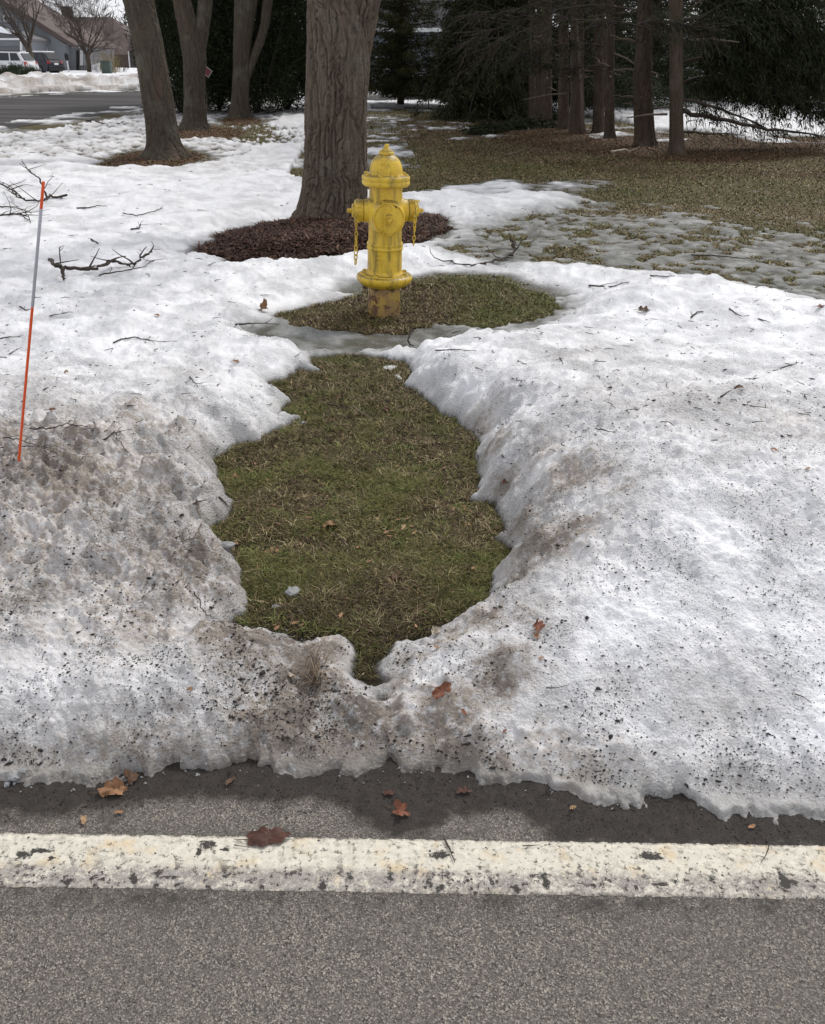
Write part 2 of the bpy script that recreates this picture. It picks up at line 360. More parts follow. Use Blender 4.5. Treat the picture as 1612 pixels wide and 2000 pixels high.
    T = T+np.where(beyond, far*((.30+.30*fb(X, Y, 2.2, 3, 23)+.16*fb(X, Y, .8, 2, 24))*sm(1-(dR-4)/9)+.05), 0)
    mm = np.minimum(np.minimum(m, dL), np.minimum(np.minimum(dR+.03+ragf*.8, dC), np.where(Y > 4, dB, 3)))
    bk_ = np.minimum(sdpoly(X, Y, BACKED[0], 6), sdpoly(X, Y, BACKED[1], 6)); T = np.where(bk_ < .6, .012+.05*fb(X, Y, .45, 3, 28), T)
    T = np.where(Y > 6, T*sm(mm/.7+.12), T); wdt = .015+.5*sm((Y-5)/5)
    T = np.where(mm < 0, -.07*sm(-mm/wdt), T)
    T = np.where((mm >= 0) & (T < 0), np.maximum(T, -.05), T)
    T = np.where((d < 0.0), -.07*sm(-d/.01), T)
    dirt = np.zeros(X.shape)
    for c, r, s in WD:
        q = ((X-c.x)**2+(Y-c.y)**2)/(r*r); dirt = np.maximum(dirt, s*(.62 if c.x < -.42 else 1.0)*np.exp(-q**.9))
    dirt = dirt*(1.1+.8*med+.5*sml)+.27*(1-side)*pr*(1+.5*big)+.06*pr+.30*sm(1-ds/.14)*(Y < 2)+.16*(1-side)*sm(1-ds/1.2)
    dirt = np.maximum(dirt, .75*lf*sm(.6-pat)*.7)
    dirt = np.where(beyond, .95*sm(1-(dR-2)/9)*sm(.6+.7*fb(X, Y, 2.0, 3, 25)), dirt)
    thinm = sm(1-T/.035)*(T > 0)
    edge_thin = 1.3*sm(1-np.minimum(ds+.02, dp)/.09)*(Y < 4.5)
    return dict(T=T, ta=np.clip(sm(1-T/.022), 0, 1)*np.where(ds < .12, .22, 1.0), dirt=np.clip(dirt, 0, 1), slush=np.clip(slush, 0, 1), thin=np.clip(np.maximum(thinm*.8, edge_thin*.6), 0, 1), d=d, dp=dp, dh=dh, dm=dm, dB=dB, dL=dL, lf=lf, pr=pr, side=side)
def surf(X, Y):
    X = np.atleast_1d(np.asarray(X, float)); Y = np.atleast_1d(np.asarray(Y, float))
    g = g0(X, Y); return np.maximum(np.where(Y < 1.48, 0.0, g), g+fields(X, Y)['T'])
def hit(px, py, z0=.6):
    """where the view ray through a photo pixel meets the terrain"""
    d = ray(px, py); a = W(px, py, z0); b = W(px, py, -.02)
    t = np.linspace(0, 1, 260); X = a.x+(b.x-a.x)*t; Y = a.y+(b.y-a.y)*t; Z = a.z+(b.z-a.z)*t
    s = surf(X, Y); k = np.where(Z <= s)[0]
    i = k[0] if len(k) else -1
    return Vector((X[i], Y[i], s[i]))

def fan(rows_y, ncol, kout=9.0):
    u = np.linspace(-1, 1, ncol); au = np.abs(u)
    st = np.sign(u)*(au+kout*np.maximum(0, au-.93)/.07*1.0*np.maximum(0, au-.93)/.07)
    Yg = np.repeat(rows_y[:, None], ncol, 1); Xg = (.52*Yg+.55)*st[None, :]
    r = len(rows_y); idx = np.arange(r*ncol).reshape(r, ncol)
    F = np.stack([idx[:-1, :-1], idx[:-1, 1:], idx[1:, 1:], idx[1:, :-1]], -1).reshape(-1, 4)
    return Xg.ravel(), Yg.ravel(), F
def rows(p0, p1, n, far, nf):
    ys = [W(806, p, 0).y for p in np.linspace(p0, p1, n)]
    ys += list(ys[-1]*(far/ys[-1])**(np.arange(1, nf+1)/nf)); return np.array(ys)

# ------------------------------------------------------------------ materials of the ground
def mat_snow():
    k = NT('old_snow'); dirt = k.attr('dirt'); sl = k.attr('slush'); th = k.attr('thin')
    n1 = k.noise(9, 6, rough=.65); n2 = k.noise(45, 5, rough=.7); n3 = k.noise(260, 3, rough=.7)
    white = k.mix(k.rng(n1, .32, .68), (.80, .815, .85), (.95, .955, .98))
    gran = k.mix(k.rng(n3, .38, .62), (.62, .64, .68), (.96, .965, .98))
    col = k.mix(.55, white, gran)
    f = k.math('MULTIPLY', dirt, k.rng(n2, .3, .7, .35, 1.7)); f = k.math('MULTIPLY', f, k.rng(n1, .3, .7, .8, 1.5), True)
    col = k.mix(k.math('MULTIPLY', f, .95, True), col, k.mix(n2, k.mix(k.rng(dirt, .65, 1.0), (.20, .155, .12), (.095, .075, .058)), k.mix(k.rng(dirt, .65, 1.0), (.44, .385, .33), (.27, .22, .18))))
    # soot grains bedded in the ice
    sp = k.vor(210, rnd=1.0); spm = k.math('MULTIPLY', k.rng(sp, .16, .10), k.rng(k.noise(14, 3), .44, .62)); 
    col = k.mix(k.math('MULTIPLY', spm, k.rng(dirt, .0, .45, .10, .9)), col, (.07, .055, .045))
    ice = k.mix(k.rng(n2, .35, .65), (.14, .152, .138), (.31, .318, .305))
    ice = k.mix(k.rng(k.noise(5, 5, rough=.7), .45, .66), ice, (.46, .472, .47))
    col = k.mix(k.math('MULTIPLY', sl, k.rng(k.noise(3.2, 6, rough=.7), .2, .48, 1.0, .88)), col, ice)
    col = k.mix(k.math('MULTIPLY', th, .75, True), col, k.mix(n2, (.20, .195, .18), (.40, .40, .39)))
    h = k.math('ADD', k.math('MULTIPLY', n2, .9), k.math('MULTIPLY', n3, .5))
    h2 = k.math('ADD', h, k.math('MULTIPLY', k.vor(120), .5))
    glz = k.rng(k.noise(4.2, 4, rough=.6), .38, .60, .30, 1.0); nr = k.n('Bump', Height=h2, Strength=glz, Distance=.016).outputs[0]
    rr = k.mix(sl, k.rng(n3, .3, .7, .75, .35), (.5, .5, .5))
    ta = k.attr('ta'); ta = k.math('MULTIPLY', ta, k.rng(n2, .3, .6, .55, .95)); ta = k.math('MAXIMUM', ta, k.math('MULTIPLY', sl, k.rng(k.noise(8, 6, rough=.75), .35, .65, .08, .55)))
    return k.fin(col, rr, nr, Specular_IOR_Level=.4, Alpha=k.math('SUBTRACT', 1.0, ta, True))
def mat_ground():
    k = NT('winter_turf'); nd = k.attr('needle'); br = k.attr('brown'); mud = k.attr('mud')
    n1 = k.noise(1.3, 6, rough=.65); n2 = k.noise(14, 6, rough=.75); n3 = k.noise(90, 4, rough=.8)
    green = k.mix(k.rng(n2, .3, .7), (.035, .045, .016), (.095, .10, .038))
    tan = k.mix(k.rng(n3, .3, .7), (.085, .065, .034), (.20, .16, .09))
    f = k.math('ADD', k.rng(n1, .32, .6, -.25, .55), k.math('ADD', br, k.rng(n3, .3, .7, -.25, .25)), True)
    col = k.mix(f, green, tan)
    nc = k.mix(k.rng(n3, .3, .72), (.032, .015, .009), (.15, .075, .04))
    col = k.mix(k.math('MULTIPLY', nd, k.rng(n2, .25, .6, .6, 1.0), True), col, nc)
    col = k.mix(mud, col, k.mix(n3, (.03, .024, .016), (.075, .06, .04)))
    nr = k.bump(k.math('ADD', n3, k.math('MULTIPLY', n2, 1.5)), 1.0, .02)
    return k.fin(col, .95, nr, Specular_IOR_Level=.2)
def mat_asphalt(near=True):
    k = NT('asphalt' if near else 'side_street_asphalt')
    cell = k.vor(340 if near else 40, out='Color'); cd = k.vor(340 if near else 40)
    sep = k.n('SeparateColor', Color=cell).outputs[0]
    n2 = k.noise(34, 5, rough=.7); n1 = k.noise(2.2, 5, rough=.6); n4 = k.noise(420, 2)
    base = k.ramp(sep, (0, (.035, .033, .031)), (.35, (.158, .142, .125)), (.75, (.265, .238, .205)), (1, (.58, .53, .45)))
    base = k.mix(k.rng(n2, .36, .66), k.mix(.5, base, (.16, .146, .134)), base)
    base = k.mix(k.rng(k.vor(38), .13, .07), base, (.05, .05, .055))
    base = k.mix(k.math('MULTIPLY', k.rng(k.vor(17), .07, .045), .7), base, (.36, .31, .24))
    base = k.mix(k.rng(n1, .35, .65, 0, .35), base, (.15, .138, .126)); base = k.mix(k.rng(k.noise(6.5, 6, rough=.75), .58, .72, 0, .6), base, (.09, .082, .078))
    if near:
        xyz = k.n('SeparateXYZ', Vector=k.tc).outputs
        wob = k.math('MULTIPLY', k.math('SUBTRACT', k.noise(8, 7, rough=.75), .5), .20)
        wob = k.math('ADD', wob, k.math('MULTIPLY', k.math('SUBTRACT', k.noise(26, 5, rough=.7), .5), .05))
        yy = k.math('ADD', xyz[1], wob)
        tl = k.math('MULTIPLY', xyz[0], -.02)
        wet = k.rng(k.math('ADD', k.attr('wetd'), wob), -.022, .022)
        # grime along the kerb side and traffic side of the line
        base = k.mix(k.math('MULTIPLY', k.attr('grime'), k.rng(k.noise(13, 6, rough=.75), .46, .62, .12, .9)), base, (.05, .045, .041))
        wetc = k.mix(k.rng(n2, .3, .7), (.030, .0245, .021), (.066, .056, .049))
        wetc = k.mix(k.rng(n4, .6, .75), wetc, (.012, .010, .009))
        col = k.mix(wet, base, wetc)
        rg = k.mix(wet, (.92,)*3, (.44,)*3)
        nr = k.bump(k.math('ADD', cd, n4), .9, .004)
        return k.fin(col, rg, nr, Specular_IOR_Level=.35)
    st = k.noise(1.0, 5, v=k.map((.10, .9, 1)), rough=.6)
    col = k.mix(k.rng(st, .42, .62), (.028, .027, .028), (.065, .063, .062))
    col = k.mix(.10, col, base)
    return k.fin(col, k.rng(st, .3, .7, .95, .7), k.bump(n2, .4, .01), Specular_IOR_Level=.15)
WETY = W(806, 1606).y + .0
LY0 = W(806, 1745).y; LY1 = W(806, 1640).y
def mat_line():
    k = NT('worn_road_paint'); xyz = k.n('SeparateXYZ', Vector=k.tc).outputs
    v = k.attr('across')          # 0 traffic side .. 1 kerb side
    n1 = k.noise(60, 6, rough=.75); n2 = k.noise(150, 4, rough=.8); n3 = k.noise(11, 5, rough=.7)
    paint = k.mix(k.rng(n1, .3, .7), (.55, .52, .44), (.80, .755, .65))
    paint = k.mix(k.math('MULTIPLY', k.rng(k.noise(13, 4, rough=.6), .54, .70), .55), paint, (.66, .46, .20))
    low = k.rng(v, .40, .30)
    worn = k.mix(k.rng(n2, .35, .65), (.20, .18, .165), (.46, .425, .39))
    ridge = k.rng(v, .16, .08)
    n6 = k.noise(105, 6, rough=.8); n7 = k.noise(19, 5, rough=.7)
    wf = k.math('MULTIPLY', k.rng(v, .47, .30), k.rng(k.math('ADD', k.math('MULTIPLY', n6, .7), k.math('MULTIPLY', n7, .5)), .51, .61))
    wf = k.math('MULTIPLY', wf, k.rng(v, .0, .08, .6, 1.0))
    col = k.mix(wf, paint, worn)
    edge = k.math('MAXIMUM', k.rng(v, .07, .0), k.rng(v, .95, 1.0)); eb = k.math('MULTIPLY', edge, k.rng(k.noise(55, 6, rough=.8), .42, .54))
    pit = k.math('MULTIPLY', k.rng(k.noise(75, 6, rough=.8), .575, .61), k.rng(v, .95, .3, .65, 1.0), True)
    pit = k.math('MAXIMUM', pit, k.math('MULTIPLY', k.rng(k.noise(38, 5, rough=.75), .565, .60), k.rng(v, .5, .3, .25, 1.0)))
    pit = k.math('MAXIMUM', pit, k.rng(k.vor(26), .085, .06))
    pit = k.math('MAXIMUM', pit, k.math('MULTIPLY', k.rng(k.noise(9, 6, rough=.8), .645, .665), 1.0))
    pit = k.math('MAXIMUM', pit, k.rng(k.math('ADD', k.attr('hole'), k.math('MULTIPLY', k.math('SUBTRACT', k.noise(90, 6, rough=.8), .5), 2.8)), .50, .62))
    col = k.mix(eb, col, (.15, .135, .12)); col = k.mix(pit, col, (.045, .040, .036))
    nr = k.bump(k.math('SUBTRACT', n2, pit), .7, .004)
    return k.fin(col, .8, nr)

M_snow = mat_snow(); M_turf = mat_ground(); M_asph = mat_asphalt(); M_asph2 = mat_asphalt(False); M_line = mat_line()

# ------------------------------------------------------------------ ground
ry = rows(1560, 190, 420, 420, 40)
X, Y, F = fan(ry, 300)
Z = g0(X, Y)-.035*sm((1.66-Y)/.12); fl = fields(X, Y)
needle = sm((.5-fl['dm']*3))*1.0
pines = PW([(850,235),(1000,225),(1150,250),(1300,262),(1612,262),(1900,300),(1500,335),(1250,330),(1000,300),(880,280)])
needle = np.maximum(needle, .85*sm(.5-(sdpoly(X, Y, pines, 5)+.6*fb(X, Y, 1.2, 3, 70))/2.2))
needle = np.maximum(needle, sm(.5-fl['dL']/.3))
needle = np.maximum(needle, .75*sm(.4-(fl['dh'])/.2)*sm(.6-(X-W(830, 610).x)/.5))
brown = .25*sm((Y-6)/4)+.1
mud = .95*sm(1-fl['dp']/-.28*-1 if False else 1-np.abs(np.minimum(fl['dp'], 0))/.16)*(Y < 2.6)*sm((2.9-Y)/.8)
mud = np.maximum(mud, .9*sm((2.0-Y)/.15)*(Y < 2.2))
tag(npmesh('ground', np.stack([X, Y, Z], -1), F, M_turf, attrs=dict(needle=needle, brown=brown, mud=np.clip(mud, 0, 1))), kind='structure')
# ------------------------------------------------------------------ snow
ry = np.concatenate([rows(1650, 212, 860, 30, 1)[:-1], rows(211.5, 150, 170, 420, 34)])
X, Y, F = fan(ry, 700)
g = g0(X, Y); fs = fields(X, Y); T = fs['T']
Z = g+T
keep = (T > -.055)
Fk = F[keep[F].any(1)]
SX, SY, SZ = X, Y, Z; SF = fs
used = np.zeros(len(X), bool); used[Fk.ravel()] = True; remap = np.cumsum(used)-1
tag(npmesh('snow', np.stack([X, Y, Z], -1)[used], remap[Fk], M_snow, attrs={a: fs[a][used] for a in ('dirt', 'slush', 'thin', 'ta')}), kind='structure')
# ------------------------------------------------------------------ road and painted line
xs = np.concatenate([[-30, -12, -6], np.linspace(-3.5, 3.5, 240), [6, 12, 30]]); ys = np.concatenate([[-9, -4, -1.5], np.linspace(-.2, 2.0, 90)])
XX, YY = np.meshgrid(xs, ys); n_, m_ = XX.shape; idx = np.arange(n_*m_).reshape(n_, m_)
F = np.stack([idx[:-1, :-1], idx[:-1, 1:], idx[1:, 1:], idx[1:, :-1]], -1).reshape(-1, 4)
WP_ = [W(a, b) for a, b in [(-1500,1590),(0,1604),(120,1592),(250,1578),(380,1558),(620,1562),(700,1600),(740,1640),(840,1632),(880,1600),(1000,1588),(1050,1620),(1100,1655),(1612,1668),(3000,1680)]]; WX = [q.x for q in WP_]; WYY = [q.y for q in WP_]
gr = np.exp(-((YY-(LY0-.012))/.035)**2)+.6*np.exp(-((YY-(LY1+.0))/.02)**2)
tag(npmesh('road', np.stack([XX, YY, XX*0+.0], -1).reshape(-1, 3), F, M_asph, attrs=dict(grime=np.clip(gr, 0, 1).ravel(), wetd=(YY-np.interp(XX, WX, WYY)).ravel())), kind='structure')
xs = np.linspace(-6, 6, 3200); xs = np.concatenate([[-30], xs, [30]]); nv = 26
tt = np.linspace(0, 1, nv)
XX = np.repeat(xs[None], nv, 0); LL = np.repeat(tt[:, None], len(xs), 1)
e0 = LY0+.002*p2(xs/.03, xs*0, 80)+.0015*p2(xs/.009, xs*0, 81); e1 = LY1+.003*p2(xs/.03, xs*0, 82)+.002*p2(xs/.009, xs*0, 83)
YY = e0[None]*(1-LL)+e1[None]*LL
ZZ = .0006+.003*np.minimum(1, np.minimum(LL, 1-LL)*8)
hole = np.zeros(XX.shape)
for (hx, hy, ha, hb_) in [(1268,1675,24,9),(1285,1678,14,5),(405,1652,22,9),(388,1668,7,8),(440,1662,12,4),(48,1672,20,7),(80,1664,28,5),(100,1678,10,4),(860,1672,18,9),(1010,1738,8,7),(1065,1720,8,16),(1290,1730,20,4),(330,1716,24,4),(1532,1722,12,20)]:
    q_ = W(hx, hy); m_x = pxm(q_); hole = np.maximum(hole, np.exp(-(((XX-q_.x)/(ha*m_x))**2+((YY-q_.y)/(hb_*m_x*1.35))**2)))
idx = np.arange(nv*len(xs)).reshape(nv, -1)
F = np.stack([idx[:-1, :-1], idx[:-1, 1:], idx[1:, 1:], idx[1:, :-1]], -1).reshape(-1, 4)
tag(npmesh('road_line', np.stack([XX, YY, ZZ], -1).reshape(-1, 3), F, M_line, attrs=dict(across=LL.ravel(), hole=hole.ravel())), kind='structure')
def sheet(name, poly, z, mat):
    bm = bmesh.new(); f = bm.faces.new([bm.verts.new((a, b, z)) for a, b in poly]); bmesh.ops.triangulate(bm, faces=[f])
    bmesh.ops.recalc_face_normals(bm, faces=bm.faces[:])
    me = bpy.data.meshes.new(name); bm.to_mesh(me); bm.free(); o = link(name, me, mat); tag(o, kind='structure'); return o
sheet('side_street', ROADFAR, .032, M_asph2)
sheet('driveway', CROSS, .036, M_asph2)
sheet('parking_lane', BACKROAD, .036, M_asph2)
# ================================================================== small material set
def mat_paint_metal(name, base, rust=0.0):
    k = NT(name); n1 = k.noise(14, 5, rough=.65); n2 = k.noise(70, 5, rough=.75); n3 = k.noise(6, 3)
    col = k.mix(k.rng(n1, .3, .7), tuple(c*.80 for c in base), base)
    col = k.mix(k.rng(n3, .48, .68, 0, .55), col, (base[0]*.72, base[1]*.66, base[2]*.7))
    st = k.noise(22, 4, v=k.map((1, 1, .16)), rough=.6)
    col = k.mix(k.rng(st, .52, .68, 0, .75), col, (.15, .115, .03))
    chip = k.rng(n2, .62 if rust < .5 else .60, .655 if rust < .5 else .63)
    geo = k.n('NewGeometry'); up = k.n('SeparateXYZ', Vector=geo.outputs['Normal']).outputs[2]
    grime = k.math('MULTIPLY', k.rng(up, .5, .85), k.rng(n2, .38, .52))
    col = k.mix(k.math('MULTIPLY', grime, .9), col, (.13, .10, .035))
    col = k.mix(k.math('MULTIPLY', chip, .8), col, (.085, .035, .015))
    if rust > .5:
        z = k.n('SeparateXYZ', Vector=k.tc).outputs[2]
        r1 = k.noise(19, 6, rough=.7)
        col = k.mix(k.rng(k.noise(11, 5, rough=.6), .42, .62, 0, .75), col, (.28, .165, .085))
        col = k.mix(k.rng(r1, .535, .57), col, (.10, .036, .020))
        col = k.mix(k.rng(z, .14, .0, 0, .6), col, (.22, .15, .08))
    hgt = k.math('ADD', k.math('MULTIPLY', n2, .5), k.math('MULTIPLY', chip, -.8))
    return k.fin(col, k.rng(n1, .3, .7, .38, .55), k.bump(hgt, .35, .004), Specular_IOR_Level=.5)
YEL = (.78, .53, .045)
M_yel = mat_paint_metal('yellow_hydrant_paint', YEL)
M_yel2 = mat_paint_metal('rusty_hydrant_paint', (.56, .37, .075), 1.0)
M_black = flat('black_rubber', (.012, .012, .012), .7)
M_rustn = flat('rusty_iron', (.11, .07, .035), .8, .4, 60)

# ------------------------------------------------------------------ fire hydrant
HC = W(750, 609, .03); HY = HC.y
def zy(py): return DY(752, py, HY).z
def zz(v): return zy(260+v/4.478)
def rr(v, hw): 
    p = DY(752, 260+v/4.478, HY); return hw/4.478*depth(p)/FPX
hyd = empty('fire_hydrant', (HC.x, HC.y, 0), R(9)); 
hyd.rotation_euler = (0, R(1.0), R(9))
tag(hyd, 'weathered yellow fire hydrant with hanging chains standing in a ring of bare brown grass', 'fire hydrant')
def lt(prof, name, mat, parent=hyd, n=64, ang=40):
    return MB().lathe([(zz(v), rr(v, h)) for v, h in prof], n).build(name, mat, parent, True, ang)
def inv(prof): return list(reversed(prof))
pipe = [(1600, 141), (1596, 141), (1560, 140), (1450, 140), (1335, 140), (1325, 138)]
MB().lathe([(-.10, rr(1590, 141))]+[(zz(v), rr(v, h)) for v, h in pipe], 64).build('standpipe', M_yel2, hyd, True, 40)
fl_ = [(1328, 120), (1327, 178), (1318, 196), (1306, 206), (1300, 222), (1288, 232), (1272, 241), (1252, 244), (1240, 240), (1232, 229), (1229, 214), (1228, 206), (1222, 203), (1220, 166), (1206, 155), (1190, 151)]
base_fl = lt(fl_, 'base_flange', M_yel)
for k_ in range(8):
    a = 2*math.pi*(k_+.35)/8; r_ = rr(1250, 186)
    MB().lathe([(zz(1348), .010), (zz(1346), .013), (zz(1326), .013)], 6, Matrix.Translation((r_*math.cos(a), r_*math.sin(a), 0))).build('bolt', M_rustn, base_fl)
    MB().lathe([(zz(1222), .014), (zz(1209), .014), (zz(1205), .008)], 6, Matrix.Translation((rr(1222, 190)*math.cos(a), rr(1222, 190)*math.sin(a), 0))).build('bolt', M_yel, base_fl)
body = lt([(1200, 150), (1190, 150.5), (1100, 150), (1018, 150), (1012, 152), (1008, 157), (1000, 159.5), (992, 158), (985, 154), (978, 153), (973, 157), (965, 159), (956, 158), (948, 152), (938, 147), (925, 145.5), (800, 145), (600, 145), (470, 145), (440, 145), (430, 150)], 'barrel', M_yel, n=96)
flb = [(462, 150), (461, 176), (458, 192), (452, 199), (446, 206), (434, 209.5), (420, 210.5), (414, 209), (411, 206), (406, 206), (402, 210), (392, 212.5), (380, 213), (372, 211), (366, 205), (364, 198), (362, 190), (358, 150)]
bon = lt(flb, 'bonnet_flange', M_yel)
lt([(360, 154), (352, 147), (343, 145), (330, 144.5), (315, 143.5), (300, 141.5), (282, 138), (268, 133.5), (255, 128.5), (240, 121.5), (228, 114), (216, 104), (204, 92), (194, 79), (188, 70), (186, 62), (183, 62), (181, 66), (172, 67), (165, 66), (160, 61), (157, 57), (155, 58), (150, 57), (147, 50), (146, 44), (143, 39), (137, 38), (131, 34), (127, 24)], 'bonnet', M_yel, n=96)
MB().lathe([(zz(132), rr(132, 23)), (zz(97), rr(97, 20.5)), (zz(92), rr(92, 17))], 5).build('operating_nut', M_yel, hyd)
# small cast plug on the bonnet and rim bolts
def rad(ang_deg, r, v):  # point on a cylinder, angle measured from the photographer's side
    a = R(ang_deg); return Vector((r*math.sin(a), -r*math.cos(a), zz(v)))
mb = MB(); q = rad(-18, rr(240, 116), 238)
M1 = Matrix.Rotation(R(-18), 3, 'Z') @ Matrix.Rotation(R(-33), 3, 'X')
mb.box(q, (.026, .012, .046), M1, .003); mb.lathe([(0, .006), (.008, .005)], 10, Matrix.Translation(q+M1 @ Vector((0, -.006, -.012))) @ (M1 @ Matrix.Rotation(R(90), 3, 'X')).to_4x4())
mb.build('oil_plug', M_yel, hyd)
for k_ in range(8):
    a = 360*(k_+.5)/8; p_ = rad(a, rr(370, 182), 362)
    MB().lathe([(-.004, .012), (.009, .012), (.013, .007)], 6, Matrix.Translation(p_)).build('bolt', M_yel, bon)
# nozzles: axis along local -Y (front) and +-X (sides)
ZN = zz(700); ZF = zz(716)
def lathe_axis(mb, prof, ang, z, n=48, tilt=0):
    Mx = Matrix.Translation((0, 0, z)) @ Matrix.Rotation(R(ang), 4, 'Z') @ Matrix.Rotation(R(90), 4, 'X')
    return mb.lathe(prof, n, Mx)
s_ = rr(700, 1)
def nozzle_side(ang, zoff):
    z = zz(678+zoff); 
    lathe_axis(MB(), [(.04, 125*s_), (.09, 118*s_), (.105, 106*s_), (.118, 97*s_), (.132, 93*s_), (.134+.006, 92*s_)], ang, z).build('nozzle_boss', M_yel, hyd, True, 35)
    cap = lathe_axis(MB(), [(.1435, 84*s_), (.1435, 91*s_), (.147, 94*s_), (.180, 92*s_), (.188, 89*s_), (.193, 82*s_), (.195, 60*s_), (.197, 57*s_), (.207, 56*s_), (.2095, 50*s_), (.2110, 24*s_)], ang, z).build('nozzle_cap', M_yel, hyd, True, 35)
    lathe_axis(MB(), [(.136, 88.5*s_), (.147, 88.5*s_)], ang, z).build('gasket_shade_ring', M_black, cap, True, 35)
    lathe_axis(MB(), [(.208, 21*s_), (.238, 19*s_), (.241, 15*s_)], ang, z, 5).build('cap_nut', M_yel, cap)
    for k_ in range(4):
        a = k_*math.pi/2+.5; Mx = Matrix.Translation((0, 0, z)) @ Matrix.Rotation(R(ang), 4, 'Z') @ Matrix.Rotation(R(90), 4, 'X') @ Matrix.Rotation(a, 4, 'Z')
        m_ = MB().box((0, 0, 0), (.012, .016, .020), None, .003); m_.v = [tuple(Mx @ (Vector(v)+Vector((94*s_, 0, .172)))) for v in m_.v]; m_.build('wrench_lug', M_yel, cap)
nozzle_side(-90, 0); nozzle_side(90, -5)
fs_ = rr(716, 1)*.975
lathe_axis(MB(), [(.05, 160*fs_), (.085, 158*fs_), (.100, 152*fs_), (.112, 146*fs_), (.120, 143*fs_), (.134, 141*fs_), (.136, 130*fs_)], 0, ZF, 72).build('steamer_boss', M_yel, hyd, True, 35)
lathe_axis(MB(), [(.131, 138*fs_), (.1395, 138*fs_)], 0, ZF, 72).build('gasket_shade_ring', M_black, hyd, True, 35)  # black ring added to draw the shadow line behind the proud front cap
cap = lathe_axis(MB(), [(.130, 134*fs_), (.1375, 134*fs_), (.139, 143*fs_), (.165, 142*fs_), (.172, 139*fs_), (.1745, 134*fs_), (.173, 130*fs_), (.1690, 128*fs_), (.1690, 124*fs_), (.173, 118*fs_), (.176, 80*fs_), (.177, 48*fs_), (.180, 45*fs_), (.197, 43*fs_), (.201, 39*fs_), (.2015, 34*fs_), (.198, 31*fs_), (.199, 25*fs_)], 0, ZF, 72).build('steamer_cap', M_yel, hyd, True, 30)
lathe_axis(MB(), [(.196, 22*fs_), (.216, 20*fs_), (.220, 14*fs_)], 0, ZF, 5).build('cap_nut', M_yel, cap)
for a, r_ in ((-40, 118), (150, 122)):
    m_ = MB(); m_.tube([Vector((r_*fs_*math.sin(R(a)), -.17, ZF-r_*fs_*math.cos(R(a)))), Vector((r_*fs_*math.sin(R(a)), -.178, ZF-r_*fs_*math.cos(R(a))))], .006, 8); m_.build('rivet', M_rustn if a > 0 else M_yel, cap)
# chains
def link_v(L, wd, th, n=10, m=5):
    v = []; f = []
    for i in range(n):
        a = 2*math.pi*i/n; cx = wd*math.cos(a); cz = L*math.sin(a)*.5; nx, nz = math.cos(a), math.sin(a)
        for j in range(m):
            b = 2*math.pi*j/m; v.append(Vector((cx+nx*th*math.cos(b), th*math.sin(b), cz+nz*th*math.cos(b))))
    for i in range(n):
        for j in range(m): f.append((i*m+j, ((i+1) % n)*m+j, ((i+1) % n)*m+(j+1) % m, i*m+(j+1) % m))
    return v, f
def chain(path, L, wd, th, name='chain', parent=hyd, twist=55, double=False):
    path = [Vector(p) for p in path]; mb = MB(); seg = []; tot = 0
    for a, b in zip(path, path[1:]): seg.append((tot, a, b)); tot += (b-a).length
    step = L*.74; n = max(2, int(tot/step)); v, f = link_v(L, wd, th)
    for i in range(n):
        s = (i+.5)*tot/n
        t0, a, b = [q for q in seg if q[0] <= s][-1]; d = (b-a).normalized(); p = a+d*(s-t0)
        q = d.to_track_quat('Z', 'Y').to_matrix() @ Matrix.Rotation(R((i % 2)*90+i*twist+random.uniform(-8, 8)), 3, 'Z')
        mb.add([q @ x+p for x in v], f)
    return mb.build(name, M_yel, parent, True)
def hp(zx, v, Y):  # pixel of the zoomed hydrant picture -> hydrant local frame, at local depth Y in front of its axis
    p = DY(540+zx/4.478, 260+v/4.478, HY+Y); return hyd_inv @ p
bpy.context.view_layer.update(); hyd_inv = hyd.matrix_world.inverted()
cL = [hp(692, 700, -.09), hp(697, 760, -.085), hp(699, 860, -.07), hp(697, 960, -.07), hp(693, 1145, -.07)]
chain(cL, .036, .0105, .0040)
chain([hp(1243, 592, -.02), hp(1226, 598, -.05), hp(1216, 680, -.095), hp(1209, 800, -.085), hp(1207, 880, -.08), hp(1199, 978, -.08)], .036, .0100, .0038)
chain([hp(924, 600, -.205), hp(990, 632, -.215), hp(1012, 640, -.222)], .022, .0048, .0030)
chain([hp(1000, 626, -.205), hp(1010, 650, -.222), hp(1008, 672, -.222)], .018, .006, .0030)
chain([hp(930, 603, -.20), hp(953, 630, -.205), hp(951, 700, -.205), hp(944, 850, -.20), hp(935, 905, -.16), hp(940, 985, -.145)], .022, .0048, .0030)
# cast relief marks on the lower barrel
mb = MB()
def arc(cx, cv, r, a0, a1, n=8):
    pts = []
    for i in range(n+1):
        a = R(a0+(a1-a0)*i/n); zx = cx+r*math.cos(a); v = cv-r*math.sin(a)
        off = (zx-955)*s_; Rb = rr(1100, 150)
        yy = -math.sqrt(max(1e-5, Rb*Rb-off*off))
        pts.append(hyd_inv @ Vector((HC.x+off, HY+yy, zz(v))))
    return pts
for c_ in [arc(912, 1108, 30, 160, -30), arc(912, 1108, 30, -30, -75), arc(920, 1058, 20, 160, 20), arc(1040, 1065, 32, 175, 330), arc(1030, 1070, 26, -60, 60), arc(972, 1185, 14, 60, 300), arc(972, 1150, 12, -90, 90)]:
    MB().tube(c_, .0026, 5).build('cast_mark', M_yel, hyd, True)

